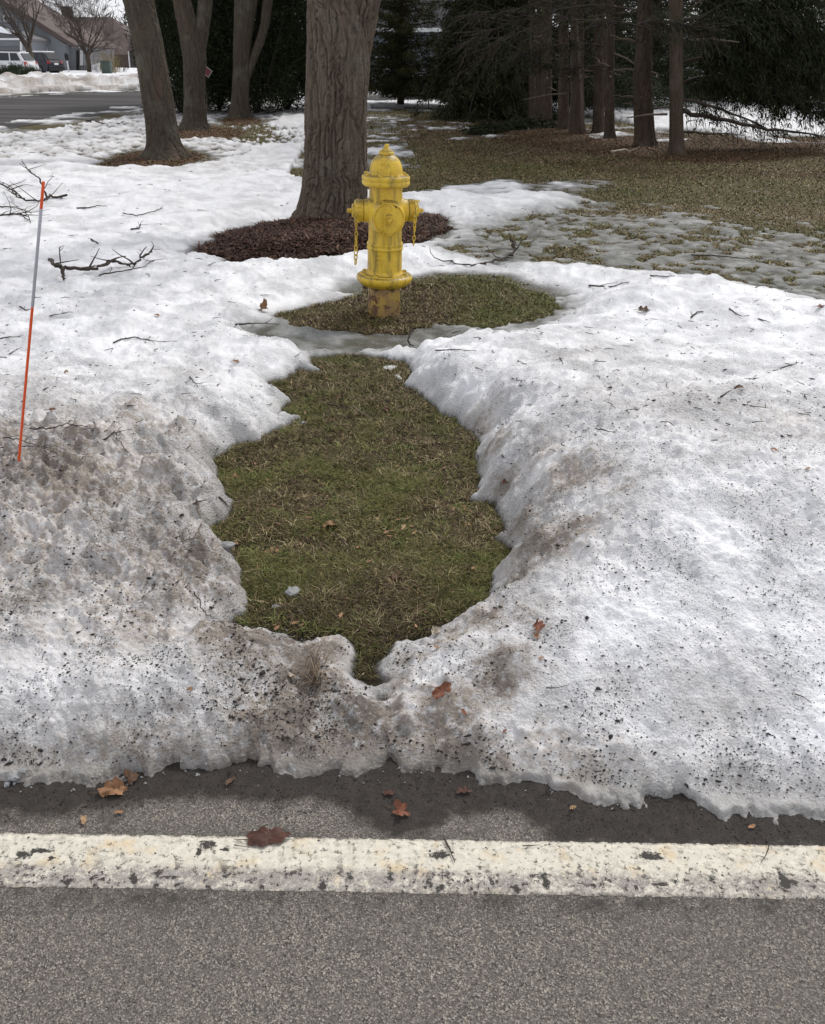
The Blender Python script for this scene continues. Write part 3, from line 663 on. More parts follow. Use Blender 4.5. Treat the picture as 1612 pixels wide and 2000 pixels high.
# ------------------------------------------------------------------ marker stake
M_or = flat('orange_plastic', (.78, .10, .02), .42, .06)
k = NT('reflective_tape'); v_ = k.vor(420); M_refl = k.fin(k.mix(k.rng(v_, .1, .6), (.36, .37, .44), (.50, .51, .57)), .35, k.bump(v_, .2, .001), Metallic=.25)
sb = hit(37, 899); sY = sb.y
stake = empty('marker_stake', sb); tag(stake, 'slim orange driveway stake with a silver reflective sleeve leaning in the dirty snow', 'marker stake')
def sp_(px, py): return DY(px, py, sY)-sb
P0, P1, P2, P3 = sp_(37, 897), sp_(64, 599), sp_(80.5, 408), sp_(85, 354)
dn = (P0-P1).normalized(); ax_ = P3-P0
def onl(t): return P0+ax_*t
t1 = (P1-P0).length/ax_.length; t2 = (P2-P0).length/ax_.length
r_ = .0041
MB().tube([P0+dn*.15, onl(0), onl(t1)], r_, 14).build('lower_rod', M_or, stake, True, 50)
MB().tube([onl(t1-.002), onl(t1), onl(t2), onl(t2+.002)], [r_*.9, r_*1.1, r_*1.1, r_*.9], 14).build('reflective_sleeve', M_refl, stake, True, 50)
MB().tube([onl(t2), onl(.997), onl(1)], [r_*1.02, r_*1.02, r_*.75], 14).build('upper_rod', M_or, stake, True, 50)
# ================================================================== grass
def mat_vcol(name, rough=.7, mul=1.0, spec=.25):
    k = NT(name); c = k.attr('tint', True); return k.fin(c, rough, Specular_IOR_Level=spec)
M_blade = mat_vcol('grass_blade', .65)
def blades(name, X, Y, Z, length, width, lean, colors, label=None, cat=None):
    n = len(X); a = rng.uniform(0, 2*math.pi, n); L_ = length*rng.uniform(.45, 1.15, n); ln = np.clip(lean+rng.normal(0, .22, n), .1, 1.5)
    dx, dy = np.cos(a), np.sin(a); wx, wy = -dy, dx
    b = np.stack([X, Y, Z], -1); d0 = np.stack([dx*np.sin(ln*.7), dy*np.sin(ln*.7), np.cos(ln*.7)], -1); l2 = np.minimum(ln*1.35, 1.62)
    d1 = np.stack([dx*np.sin(l2), dy*np.sin(l2), np.cos(l2)], -1)
    tw = rng.uniform(-.5, .5, n); d1[:, 0] += wx*tw*.6; d1[:, 1] += wy*tw*.6
    wv = np.stack([wx, wy, rng.uniform(-.3, .3, n)], -1)*(width*rng.uniform(.6, 1.3, n)/2)[:, None]
    mid = b+d0*(L_*.45)[:, None]; tip = mid+d1*(L_*.55)[:, None]
    V = np.stack([b-wv, b+wv, mid-wv*.85, mid+wv*.85, tip], 1).reshape(-1, 3)
    o = (np.arange(n)*5)[:, None]; F = np.concatenate([o+[0, 1, 3], o+[0, 3, 2], o+[2, 3, 4]], 0)
    col = np.repeat(colors, 5, 0)
    ob = npmesh(name, V, F, M_blade, smooth=False, cols=dict(tint=col)); tag(ob, label, cat, kind='stuff'); return ob
def pick(n, pal, wts, var=.25):
    pal = np.array(pal); i = rng.choice(len(pal), n, p=np.array(wts)/sum(wts)); return np.clip(pal[i]*rng.uniform(1-var, 1+var, (n, 1)), 0, 1)
GR = [(.074, .080, .018), (.120, .122, .030), (.20, .19, .068)]; TAN = [(.25, .19, .095), (.44, .36, .21), (.14, .10, .052)]; BRN = [(.062, .038, .020), (.10, .062, .032), (.032, .022, .014)]
def scatter_px(n, x0, x1, y0, y1):
    px = rng.uniform(x0, x1, n); py = rng.uniform(y0, y1, n)
    A = CR3; dx = (px-806)/FPX; dy = -(py-1000)/FPX
    D = np.stack([A[i][0]*dx+A[i][1]*dy-A[i][2] for i in range(3)], -1); t = -(CAMH-.02)/D[:, 2]
    return D[:, 0]*t, D[:, 1]*t
# main bare patch
X, Y = scatter_px(330000, 380, 1040, 680, 1330); f = fields(X, Y); k_ = (f['T'] < -.005) & (f['dp'] < .012) & (Y > 1.7)
gn = fb(X, Y, .28, 3, 50); k_ &= rng.uniform(0, 1, len(X)) < np.clip(.62+gn*.55-.62*sm((2.2-Y)/.3), .12, 1)
X, Y, gn = X[k_], Y[k_], gn[k_]; n = len(X); Z = g0(X, Y)-.002
cg = pick(n, GR, [3, 4, 2]); ct = pick(n, TAN, [3, 1.2, 3]); cb = pick(n, BRN, [2, 2, 3])
yel = sm((Y-2.3)/.8); lowm = sm((2.45-Y)/.5)[:, None]; cg = cg*(1-.35*lowm); ct = ct*(1-.4*lowm); cb = cb*(1-.3*lowm); u = rng.uniform(0, 1, n)
g_ = np.clip(.50+.9*fb(X, Y, .33, 2, 51)-.10*yel, .18, .92)
col = np.where((u < g_)[:, None], cg, np.where((u < g_+(1-g_)*.45)[:, None], ct, cb))
print('blades', n)
blades('bare_patch_grass', X, Y, Z, .042+.018*gn, .0027+.0004*yel, 1.12, col, 'short matted green grass of the thawed path in front of the hydrant', 'grass')
nt2 = 130; X, Y = scatter_px(1500, 440, 990, 720, 1260); f = fields(X, Y); k_ = (f['T'] < -.01)&(f['dp'] < -.02); cx_, cy_ = X[k_][:nt2], Y[k_][:nt2]; nb_ = 26
X = np.repeat(cx_, nb_)+rng.normal(0, .013, len(cx_)*nb_); Y = np.repeat(cy_, nb_)+rng.normal(0, .013, len(cx_)*nb_); ty = np.repeat(rng.uniform(0, 1, len(cx_)), nb_); n = len(X)
col = np.where((ty < .6)[:, None], pick(n, [(.10, .13, .028), (.17, .19, .05), (.25, .25, .09)], [4, 3, 1]), pick(n, [(.30, .23, .12), (.46, .38, .22), (.15, .11, .06)], [3, 2, 2]))
blades('grass_tufts', X, Y, g0(X, Y), .060, .0024, 1.08, col, 'longer loose tufts of green and straw grass in the thawed path', 'grass')
# hydrant ring
X, Y = scatter_px(52000, 530, 1110, 545, 665); f = fields(X, Y); k_ = (f['dh'] < .03)&(f['T'] < 0)&(np.hypot(X-HC.x, Y-HC.y) > .10); X, Y = X[k_], Y[k_]; n = len(X)
gg = sm((X-(HC.x+.05))/.9)*.75+.15+.5*fb(X, Y, .3, 2, 52); u = rng.uniform(0, 1, n)
col = np.where((u < gg)[:, None], pick(n, GR, [3, 3, 1]), np.where((u < gg+(1-gg)*.4)[:, None], pick(n, TAN, [3, 2, 3]), pick(n, BRN, [3, 3, 1])))
blades('hydrant_ring_grass', X, Y, g0(X, Y), .045, .005, 1.1, col, 'brown and green matted grass ring around the hydrant foot', 'grass')
# mulch ring under the big maple
X, Y = scatter_px(60000, 390, 900, 420, 525); f = fields(X, Y); k_ = (f['dm'] < .10)&(f['T'] < .03); X, Y = X[k_], Y[k_]; n = len(X)
ml = 1; blades('bark_mulch', X, Y, g0(X, Y)+rng.uniform(-.005, .022, n), .085, .013, 1.38, pick(n, [(.075, .034, .022), (.12, .058, .038), (.030, .016, .011), (.18, .11, .07)], [4, 3, 4, .8]), 'dark red brown shredded bark mulch ringed round the big maple', 'mulch')
# lawn tufts, litter
X, Y = scatter_px(260000, -60, 1680, 206, 560); f = fields(X, Y)
k_ = (f['T'] < .004)&(Y > 4.9)&(f['dm'] > 0)&(f['dh'] > .02); k_ &= ~((f['T'] < -.05)&(f['dB'] > .3)&(f['dL'] > .2)&(Y > 18)); X, Y = X[k_], Y[k_]
k_ = (sdpoly(X, Y, ROADFAR, 3) > .3); X, Y = X[k_], Y[k_]; n = len(X)
nd = np.maximum(sm(.5-(sdpoly(X, Y, pines, 5)+.6*fb(X, Y, 1.2, 3, 70))/2.2), sm(.5-fields(X, Y)['dL']/.3)); u = rng.uniform(0, 1, n)
col = np.where((u < nd*.8)[:, None], pick(n, [(.085, .043, .022), (.15, .08, .042), (.035, .02, .012)], [3, 3, 2]), np.where((rng.uniform(0, 1, n) < .40+.5*fb(X, Y, 1.5, 2, 53))[:, None], pick(n, GR, [4, 3, 0.5]), pick(n, TAN, [3, .3, 5], .3)))
print('lawn blades', n)
blades('lawn_grass', X, Y, g0(X, Y), (.032+.0014*Y), (.004+.00065*Y), 1.18, col, 'thin tan and green winter lawn beyond the wet ice', 'grass')
# straw sprig in the ploughed pass
p_ = hit(615, 1320); n = 46; X = p_.x+rng.normal(0, .012, n); Y = p_.y+rng.normal(0, .018, n)
blades('straw_tuft', X, Y, np.full(n, p_.z-.01), .12, .003, .95, pick(n, [(.20, .14, .09), (.12, .08, .05), (.30, .23, .16)], [2, 2, 1]), 'torn straw tuft frozen into the dirty snow of the ploughed gap', 'straw')

# ================================================================== trees
def mat_bark(name, a, b, tint=None, sc=1.0, lichen=(.16, .165, .13)):
    k = NT(name); v = k.map((1, 1, .14)); n1 = k.noise(22*sc, 6, v=v, rough=.7); n2 = k.noise(70*sc, 4, v=k.map((1, 1, .3)), rough=.75); n3 = k.noise(2.6, 4)
    col = k.mix(k.rng(n1, .3, .7), a, b); col = k.mix(k.rng(n2, .35, .7, 0, .5), col, tuple(c*1.35 for c in b))
    col = k.mix(k.rng(n3, .55, .70, 0, .38), col, lichen)
    if tint: col = k.mix(k.rng(k.noise(1.7, 4, v=k.map((1, 1, .35))), .58, .68, 0, .45), col, tint)
    return k.fin(col, .95, k.bump(k.math('ADD', n1, k.math('MULTIPLY', n2, .5)), .7, .012), Specular_IOR_Level=.2)
M_barkA = mat_bark('maple_bark', (.042, .033, .026), (.145, .116, .090), (.125, .062, .048))
M_barkB = mat_bark('maple_bark_far', (.030, .025, .019), (.090, .074, .056), (.13, .07, .05))
M_barkS = mat_bark('spruce_bark', (.030, .022, .017), (.098, .074, .056), None, .8, (.17, .15, .13))
M_twig = flat('twig_bark', (.045, .033, .026), .85, .35, 90)
M_twig2 = flat('pale_twig_bark', (.13, .10, .075), .85, .3, 90)
def trunk(name, prof, Y, mat, parent=None, nc=160, dz=.012, bark=.012, fw=9.0, flare=None, zmax=None, seed=0, lean_y=0.0):
    """prof: list of (px_left, px_right, py) in the photo, measured at distance Y; extends upward beyond the frame"""
    pts = []
    for l, r, py in prof:
        a = DY(l, py, Y); b = DY(r, py, Y); pts.append(((a.x+b.x)/2, (a.z+b.z)/2, (b.x-a.x)/2))
    pts.sort(key=lambda q: q[1]); zs = np.array([q[1] for q in pts]); cx = np.array([q[0] for q in pts]); rd = np.array([q[2] for q in pts])
    if zmax and zmax > zs[-1]:
        sl = (cx[-1]-cx[max(-3, -len(cx))])/(zs[-1]-zs[max(-3, -len(zs))]); zs = np.append(zs, zmax); cx = np.append(cx, cx[-1]+sl*(zmax-zs[-2])); rd = np.append(rd, rd[-1]*.72)
    z0 = -.12; zt = zs[-1]; zv = min(zt, DY(806, -60, Y).z+.3)
    z = np.concatenate([np.arange(z0, zv, dz), np.linspace(zv, zt, 14)[1:] if zt > zv+.1 else []])
    c = np.interp(z, zs, cx); r = np.interp(z, zs, rd)
    for arr in (c, r):
        kk = min(15, len(arr)//4*2+1); arr[:] = np.convolve(np.pad(arr, kk//2, mode='edge'), np.ones(kk)/kk, 'valid')
    th = np.linspace(0, 2*math.pi, nc, endpoint=False); TH, ZZ = np.meshgrid(th, z); RR = np.repeat(r[:, None], nc, 1); CX = np.repeat(c[:, None], nc, 1)
    if flare:
        am, hh, k1, ph = flare; e = np.exp(-np.maximum(ZZ, 0)/hh); RR = RR*(1+am*e*(.35+.9*np.maximum(0, np.sin(TH*k1+ph+.6*np.sin(TH*2)))**1.5))
    ux, uy = np.cos(TH), np.sin(TH); ax = ux*RR*fw+seed*7; ay = uy*RR*fw+seed*3; wz = p3(ax*.35, ay*.35, ZZ*1.3)*.45
    jag = .30*p3(ax*.6+5, ay*.6, ZZ*8)+.16*p3(ax*1.2, ay*1.2, ZZ*22+3); wz = wz+jag
    n1 = p3(ax+wz, ay+wz, ZZ*fw*.12); n2 = p3(ax*2.3+wz, ay*2.3, ZZ*fw*.34+9); n3 = p3(ux*2, uy*2, ZZ*1.3+seed)
    crk = p3(ax*.8, ay*.8, ZZ*fw*.9+31)
    disp = bark*(-1.6*np.exp(-(n1/.10)**2)-.7*np.exp(-(n2/.12)**2)+.5*n2-.5*np.exp(-(crk/.05)**2))+.03*RR*n3
    RR = RR+disp
    V = np.stack([CX+ux*RR, Y+uy*RR+lean_y*ZZ, ZZ], -1).reshape(-1, 3); m = len(z); idx = np.arange(m*nc).reshape(m, nc); nx = np.roll(idx, -1, 1)
    F = np.stack([idx[:-1], nx[:-1], nx[1:], idx[1:]], -1).reshape(-1, 4)
    return npmesh(name, V, F, mat, parent)
RMIN = .003
def branchy(mb, p, d, L_, r, lvl, n=5, spread=.6, up=.12, kids=4, gn=.18):
    """recursive bare limb"""
    pts = [p.copy()]; rad = [r]; q = p.copy(); dd = d.copy(); st = 5
    for i in range(st):
        dd = (dd+Vector((random.gauss(0, gn), random.gauss(0, gn), random.gauss(0, gn)+up))).normalized(); q = q+dd*(L_/st); pts.append(q.copy()); rad.append(max(.003, r*(1-(i+1)/st*.7)))
    mb.tube(pts, [max(a_, RMIN) for a_ in rad], n if lvl > 1 else 3, cap=False)
    if lvl > 0:
        for i in range(kids):
            j = random.randint(1, st); s = Vector((random.gauss(0, 1), random.gauss(0, 1), random.gauss(0, .6))).normalized()
            nd_ = (dd*(1-spread)+s*spread).normalized()
            branchy(mb, pts[j], nd_, L_*random.uniform(.5, .75), rad[j]*.62, lvl-1, max(3, n-1), spread, up, kids, gn)
def gy(px, py): return W(px, py).y
# big maple by the hydrant
YT = gy(650, 446)+.25
mt = empty('maple_tree', (DY(650, 440, YT).x, YT, 0)); off = -Vector(mt.location)
def place(o, e): o.location = -Vector(e.location); return o
t_ = trunk('trunk', [(560, 728, 470), (573, 722, 440), (585, 716, 405), (591, 715, 360), (594, 715, 300), (597, 717, 200), (599, 722, 120), (600, 720, 60), (600, 700, 0), (598, 688, -80)], YT, M_barkA, mt, 420, .0075, .018, 13, (.20, .16, 4, 2.2), 6.5, 1); place(t_, mt)
t2 = trunk('limb', [(640, 716, 200), (648, 724, 110), (662, 735, 50), (678, 746, 0), (700, 762, -70)], YT+.04, M_barkA, mt, 300, .0075, .018, 13, None, 5.5, 2); place(t2, mt)
mb = MB()
for i in range(6):
    a = random.uniform(0, 6.28); branchy(mb, DY(650 if i % 2 else 790, -60, YT)+Vector((0, 0, 2.4+random.uniform(0, 1.5))), Vector((math.cos(a), math.sin(a), .9)).normalized(), 2.4, .09, 2, 7, .55, .1, 3)
place(mb.build('bare_limbs', M_barkA, mt, True), mt)
tag(mt, 'thick furrowed maple trunk in a mulch ring behind the hydrant', 'tree')
def maple(base, mains, label, flare, bark=.012, nc=200, dz=.012, seed=3, extra=None):
    Yb = gy(*base)+.2; e = empty('maple_tree', (DY(base[0], base[1], Yb).x, Yb, 0))
    for i, pr in enumerate(mains):
        place(trunk('trunk' if i == 0 else 'limb', pr, Yb+.02*i, M_barkB, e, nc, dz, bark, 11, flare if i == 0 else None, 6.5-.8*i, seed+i), e)
    mb = MB()
    for i in range(6):
        a = random.uniform(0, 6.28); l, r, py = mains[i % len(mains)][-1]
        branchy(mb, DY((l+r)/2, py, Yb)+Vector((0, 0, 1.2+.4*i)), Vector((math.cos(a), math.sin(a), .8)).normalized(), 2.6, .07, 2, 6, .55, .1, 3)
    place(mb.build('bare_limbs', M_barkB, e, True), e); tag(e, label, 'tree', 'bare maples on the left lawn'); return e
maple((322, 312), [[(268, 380, 322), (282, 362, 300), (287, 352, 280), (285, 345, 240), (278, 338, 190), (268, 327, 130), (257, 315, 70), (240, 300, 0), (225, 288, -60)]], 'leaning bare maple left of the big trunk, roots in brown litter', (.30, .14, 5, .5), .011, 260, .010, 5)
maple((380, 256), [[(352, 408, 254), (358, 402, 235), (360, 398, 200), (359, 400, 150), (358, 404, 115), (352, 396, 80), (345, 384, 40), (338, 373, 0), (330, 366, -50)], [(360, 398, 160), (366, 400, 120), (374, 404, 90), (382, 410, 50), (387, 416, 0), (390, 420, -60)]], 'forked maple trunk with a red streak, second from the left edge', (.35, .12, 4, 1), .012, 150, .02, 8)
maple((468, 233), [[(446, 492, 236), (450, 488, 215), (453, 486, 180), (455, 488, 140), (456, 490, 90), (457, 496, 50), (458, 503, 0), (458, 505, -50)], [(462, 484, 165), (476, 496, 135), (488, 505, 110), (499, 518, 80), (508, 526, 50), (513, 533, 0), (516, 537, -50)]], 'forked maple trunk just left of the big maple, dark hedge behind', (.35, .12, 4, 2), .012, 130, .02, 12)

# ------------------------------------------------------------------ conifers
def mat_foliage(name, lo, hi):
    k = NT(name); t = k.attr('tone'); n = k.noise(1.3, 3); c = k.mix(k.math('MULTIPLY', t, k.rng(n, .3, .7, .6, 1.3), True), lo, hi); return k.fin(c, .8, Specular_IOR_Level=.15)
M_fol = mat_foliage('spruce_needles', (.012, .017, .008), (.046, .057, .024))
M_yew = mat_foliage('yew_needles', (.008, .013, .007), (.042, .055, .024))
M_arb = mat_foliage('cedar_foliage', (.022, .026, .010), (.085, .085, .034))
def clumps(P, D, n_each, size, spread, hang=.3, flatn=1.0):
    """needle clumps: small leaf-like triangles scattered round points P along directions D"""
    N = len(P)*n_each; p = np.repeat(P, n_each, 0)+rng.normal(0, spread, (N, 3))*np.array([1, 1, flatn]); d = np.repeat(D, n_each, 0)+rng.normal(0, .6, (N, 3)); d[:, 2] -= hang
    d /= np.linalg.norm(d, axis=1)[:, None]+1e-9; s = np.cross(d, rng.normal(0, 1, (N, 3))); s /= np.linalg.norm(s, axis=1)[:, None]+1e-9
    L_ = size*rng.uniform(.5, 1.4, (N, 1)); V = np.stack([p-s*L_*.10, p+s*L_*.10, p+d*L_], 1).reshape(-1, 3)
    return V, np.arange(N*3).reshape(-1, 3), np.repeat(rng.uniform(0, 1, N), 3)
def make_spruce(zlow, H, rbase, nb, label, weep=.25, seed=0, mat=None, dens=1.0, size=.13, tr=.17):
    random.seed(seed); e = empty('spruce_tree'); mb = MB(); mb.tube([(0, 0, -.1), (0, 0, H*.5), (0, 0, H)], [tr, tr*.6, .02], 10); mb.build('trunk', M_barkS, e, True)
    br = MB(); P = []; D = []
    for i in range(nb):
        f = (i/nb)**1.6; z = zlow+(H-zlow)*f*.98; a = i*2.4+random.uniform(-.3, .3); R_ = rbase*(1-f)**.75*random.uniform(.75, 1.1)+.15
        dx, dy = math.cos(a), math.sin(a); pts = []
        for j in range(6):
            t = j/5; pts.append(Vector((dx*R_*t, dy*R_*t, z+.15*R_*t-weep*R_*t*t+random.uniform(-.03, .03))))
        br.tube(pts, [.03*(1-j/6)+.004 for j in range(6)], 4, cap=False)
        for j in range(1, 6):
            ns = 7 if z < 3.5 else 3
            for s in range(ns):
                t = (j-random.random())/5; q = pts[j-1].lerp(pts[j], random.random()); sd = random.choice((-1, 1)); ln = R_*(.10+.30*(1-t))*random.uniform(.3, 1)
                side = Vector((-dy*sd+dx*.5, dx*sd+dy*.5, -.15-weep*.6)).normalized()
                for m in range(4): 
                    P.append(q+side*ln*(m+.5)/4+Vector((0, 0, -weep*.35*random.random()))); D.append(side)
    br.build('branches', M_twig, e, True)
    V, F, t = clumps(np.array(P), np.array(D), int(5*dens), size, .07, .08+weep*.45)
    npmesh('needles', V, F, mat or M_fol, e, False, attrs=dict(tone=t)); e['label'] = label; e['category'] = 'conifer'; return e
def copy_thing(o, loc, rz, sc, label):
    c = o.copy(); C.objects.link(c); c.location = loc; c.rotation_euler = (0, 0, rz); c.scale = (sc,)*3; c['label'] = label
    for ch in o.children:
        d = ch.copy(); C.objects.link(d); d.parent = c
    return c
def at(px, Y, z=0): return Vector((DY(px, 200, Y).x, Y, z))
sp1 = make_spruce(.25, 9, 3.0, 90, 'dark spruce with drooping boughs, farthest right behind the pines', .12, 1, dens=.8)
sp1.location = at(1500, 41)
sp2 = make_spruce(.5, 8.5, 2.6, 85, 'dark spruce straight behind the second pair of pines', .18, 2, dens=.8)
sp2.location = at(1130, 29)
for o in (sp1, sp2): o['group'] = 'spruces closing the view behind the pines'
lab = ['dark spruce behind the flaky pine trunk', 'dark spruce behind the slender right pine', 'shaggy spruce at the right edge of the view', 'dark spruce between the weeping spruce and the pines', 'tall spruce filling the gap between the two right pine groups', 'spruce beside the right edge standing nearest the white field']
for i, (px, Y, sc, s0) in enumerate([(1260, 36, 1.3, 1), (1380, 42, 1.4, 0), (1690, 37, 1.3, 0), (1010, 31, 1.0, 1), (1190, 34, 1.15, 0), (1600, 45, 1.5, 1)]):
    c = copy_thing((sp1, sp2)[s0], at(px, Y), 1.3*i+.4, sc, lab[i])
wp = make_spruce(.35, 9, 2.3, 95, 'weeping spruce with hanging curtains of needles beside the pine trunks', .75, 3, mat=mat_foliage('weeping_needles', (.016, .020, .010), (.060, .062, .028)), dens=1.3, size=.17, tr=.28)
wp.location = at(965, 27.5)
ce = make_spruce(.45, 7.5, 1.7, 100, 'olive green cedar tree standing just right of the big maple trunk', .05, 4, mat=M_arb, dens=1.1, size=.12, tr=.13)
ce.location = at(783, 33)
ce2 = make_spruce(.35, 4.0, 1.6, 60, 'low rounded dark conifer right of the olive cedar', .1, 6, mat=M_fol, dens=1.2, size=.12, tr=.08)
ce2.location = at(905, 32)
# yew hedge plants behind the left maples
def make_bush(name, rx, ry, rz_, n, mat, size, z0=0.0, seed=1, stems=7, label='', cat='shrub', tr=.04):
    random.seed(seed); e = empty(name); st = MB()
    for i in range(stems):
        a = random.uniform(0, 6.28); st.tube([(0, 0, -.05), (math.cos(a)*rx*.3, math.sin(a)*ry*.3, rz_*.5), (math.cos(a)*rx*.6, math.sin(a)*ry*.6, rz_*1.1)], [tr, tr*.7, .006], 5)
    st.build('stems', M_twig, e, True)
    u = rng.normal(0, 1, (n, 3)); u /= np.linalg.norm(u, axis=1)[:, None]; r = rng.uniform(.35, 1.0, (n, 1))**.5
    lump = 1+.28*p3(u[:, 0]*2.2+seed, u[:, 1]*2.2, u[:, 2]*2.2)+.12*p3(u[:, 0]*6+seed, u[:, 1]*6, u[:, 2]*6)
    P = u*r*lump[:, None]*np.array([rx, ry, rz_]); P[:, 2] += z0+rz_*.95; k = P[:, 2] > .03; P = P[k]; D = u[k]*.6; D[:, 2] += .5
    V, F, t = clumps(P, D, 6, size, size*.7, -.2); npmesh('foliage', V, F, mat, e, False, attrs=dict(tone=t)); e['label'] = label; e['category'] = cat; return e
hb = make_bush('yew_shrub', 1.9, 1.5, 2.6, 4200, M_yew, .14, seed=2, label='tall black green yew directly left of the big maple trunk'); hb.location = at(560, 29); hb['group'] = 'dark yews behind the left maples'
for i, (px, Y, sc, lb) in enumerate([(500, 27.5, .95, 'dark yew behind the gap between the third maple and its bough'), (425, 28.5, 1.0, 'dark yew between the second and third maples'), (352, 27, .72, 'small ragged yew with snow showing through it'), (470, 31, 1.25, 'tallest dark yew behind the third maple'), (610, 30, 1.1, 'dark yew mostly hidden by the big maple trunk'), (385, 32, 1.1, 'dark yew behind the second maple trunk')]):
    copy_thing(hb, at(px, Y), i*1.1, sc, lb)
# pine trunks on the right
PN = [((1181, 1201), 273, 'narrow dark pine trunk paired with a thicker one, fourth from the right edge'), ((1158, 1181), 262, 'reddish pine trunk with pale lower bark, left of its narrow twin'),
      ((1020, 1034), 224, 'leftmost thin pine trunk beside the weeping spruce'), ((1033, 1048), 243, 'slim pine trunk in the left trio, lit along one side'), ((1048, 1059), 246, 'narrowest pine trunk of the left trio'), ((1058, 1079), 250, 'blackish pine trunk closing the left trio'),
      ((1090, 1112), 255, 'grooved pine trunk in the middle of the grove'), ((1113, 1142), 262, 'wide dark pine trunk behind the thin dead sapling')]
random.seed(9)
def stubs(e, px, r, Y, zs_, n=5):
    for i in range(n):
        mb = MB(); a = random.uniform(-2.6, -.5); z = random.uniform(.6, 2.4); x = DY(px, 150, Y).x; d = Vector((math.cos(a), math.sin(a)*.6, random.uniform(-.1, .2))).normalized()
        L_ = random.choice((.25, .4, .9, 1.3)); p = Vector((x, Y, z))+d*r*.8; mb.tube([p, p+d*L_*.5, p+d*L_+Vector((0, 0, -.05*L_))], [.022, .017, .010], 6); place(mb.build('branch_stub', M_twig2, e, True), e)
def pine(l, r, yb, label, prof=None, dk=0, bark=.010):
    Yb = gy((l+r)/2, yb)+.15; e = empty('pine_tree', (DY((l+r)/2, yb, Yb).x, Yb, 0)); w_ = r-l; c = (l+r)/2; top = c+(c-1080)*.02
    pr = prof or [(l-3, r+3, yb), (l, r, yb-20), (l+w_*.03, r-w_*.03, yb*.5), (top-w_*.46, top+w_*.46, 0), (top-w_*.45, top+w_*.45, -60)]
    place(trunk('trunk', pr, Yb, M_barkS, e, 110, .02, bark, 13, (.18, .10, 5, c), 11, int(c) % 17), e)
    stubs(e, c, w_/2*pxm(DY(c, yb, Yb)), Yb, None, 3)
    fo = []; 
    P = []; D = []; br = MB()
    for i in range(46):
        z = random.uniform(3.2, 10); a = random.uniform(0, 6.28); L_ = random.uniform(1.0, 2.4)*(1.15-z/14); d = Vector((math.cos(a), math.sin(a), -.1)); p = Vector((e.location.x, Yb, z))
        br.tube([p, p+d*L_*.5, p+d*L_+Vector((0, 0, -.2))], [.025, .018, .006], 4, cap=False)
        for j in range(10): P.append(p+d*L_*random.uniform(.25, 1)+Vector((random.gauss(0, .15), random.gauss(0, .15), random.gauss(0, .08)))); D.append(d)
    place(br.build('branches', M_twig, e, True), e)
    V, F, t = clumps(np.array(P), np.array(D), 9, .26, .14, .3); place(npmesh('needles', V, F, M_fol, e, False, attrs=dict(tone=t)), e)
    tag(e, label, 'pine', 'pine trunks on the right'); return e
for (l, r), yb, lb in PN: pine(l, r, yb, lb)
pC = pine(1239, 1281, 288, 'pine with flaking blotched bark and horizontal stubs, right of centre', [(1236, 1287, 290), (1240, 1280, 268), (1238, 1276, 210), (1237, 1274, 150), (1242, 1275, 100), (1244, 1276, 50), (1246, 1276, 0), (1247, 1276, -60)], bark=.016)
pD = pine(1309, 1336, 305, 'slender straight pine trunk nearest the camera at right', [(1302, 1342, 306), (1307, 1336, 290), (1308, 1335, 200), (1308, 1334, 100), (1307, 1334, 0), (1306, 1334, -60)], bark=.006)
# dead sapling
Ys = gy(1136, 265); e = empty('dead_sapling', (DY(1136, 263, Ys).x, Ys, 0)); mb = MB()
mb.tube([DY(1137, 266, Ys)-Vector((0, 0, .1)), DY(1137, 200, Ys), DY(1134, 150, Ys), DY(1131, 100, Ys), DY(1127, 30, Ys), DY(1122, -40, Ys)], [.035, .03, .026, .022, .018, .01], 7); place(mb.build('stem', M_twig2, e, True), e); tag(e, 'thin pale dead sapling stem among the pine trunks', 'sapling')

# boughs reaching in from the right grove: parts of the two near pines and of a spruce outside the frame
def bough(e, pts, r0, sub, mat=M_fol, nclump=6, hang=.5, needle=.11, twl=.5, seed=0, bare=0.0, tw=M_twig):
    random.seed(seed); pts = [Vector(p) for p in pts]; fine = []
    for i in range(len(pts)-1):
        for j in range(6): 
            t = j/6; fine.append(pts[i].lerp(pts[i+1], t)+Vector((0, 0, math.sin(t*3.14)*.02)))
    fine.append(pts[-1]); n = len(fine); mb = MB(); mb.tube(fine, [r0*(1-i/n*.85) for i in range(n)], 6, cap=True); P = []; D = []
    for s in range(sub):
        i = random.randint(int(n*.12), n-2); p = fine[i]; ax = (fine[i+1]-p).normalized(); sd = Vector((random.gauss(0, .5), random.gauss(0, .9), random.gauss(-.25, .5)))
        d = (ax*.7+sd*.7+Vector((0, 0, -hang*.5))).normalized(); L_ = twl*random.uniform(.3, 1.1); q = [p]
        for m in range(4): d = (d+Vector((random.gauss(0, .15), random.gauss(0, .15), -hang*.22))).normalized(); q.append(q[-1]+d*L_/4)
        mb.tube(q, [.007, .006, .005, .004, .003], 3, cap=False)
        if random.random() >= bare:
            for m in range(1, 5): P.append(q[m]); D.append(d)
    o = mb.build('bough', tw, e, True); place(o, e)
    if P:
        V, F, t = clumps(np.array(P), np.array(D), nclump, needle, .05, hang); npmesh('needles', V, F, mat, o, False, attrs=dict(tone=t))
YD = pD.location.y; YCc = pC.location.y
def bp(lst, Y, dy=0.0): return [DY(a, b, Y+dy*i) for i, (a, b) in enumerate(lst)]
bough(pD, bp([(1334, 216), (1350, 224), (1400, 232), (1450, 243), (1500, 254), (1550, 258), (1612, 268), (1680, 276)], YD, .15), .045, 60, nclump=2, hang=.25, twl=.55, seed=1, bare=.75)
bough(pD, bp([(1334, 258), (1380, 262), (1450, 264)], YD, .2), .022, 22, nclump=2, hang=.2, twl=.4, seed=2, bare=.8)
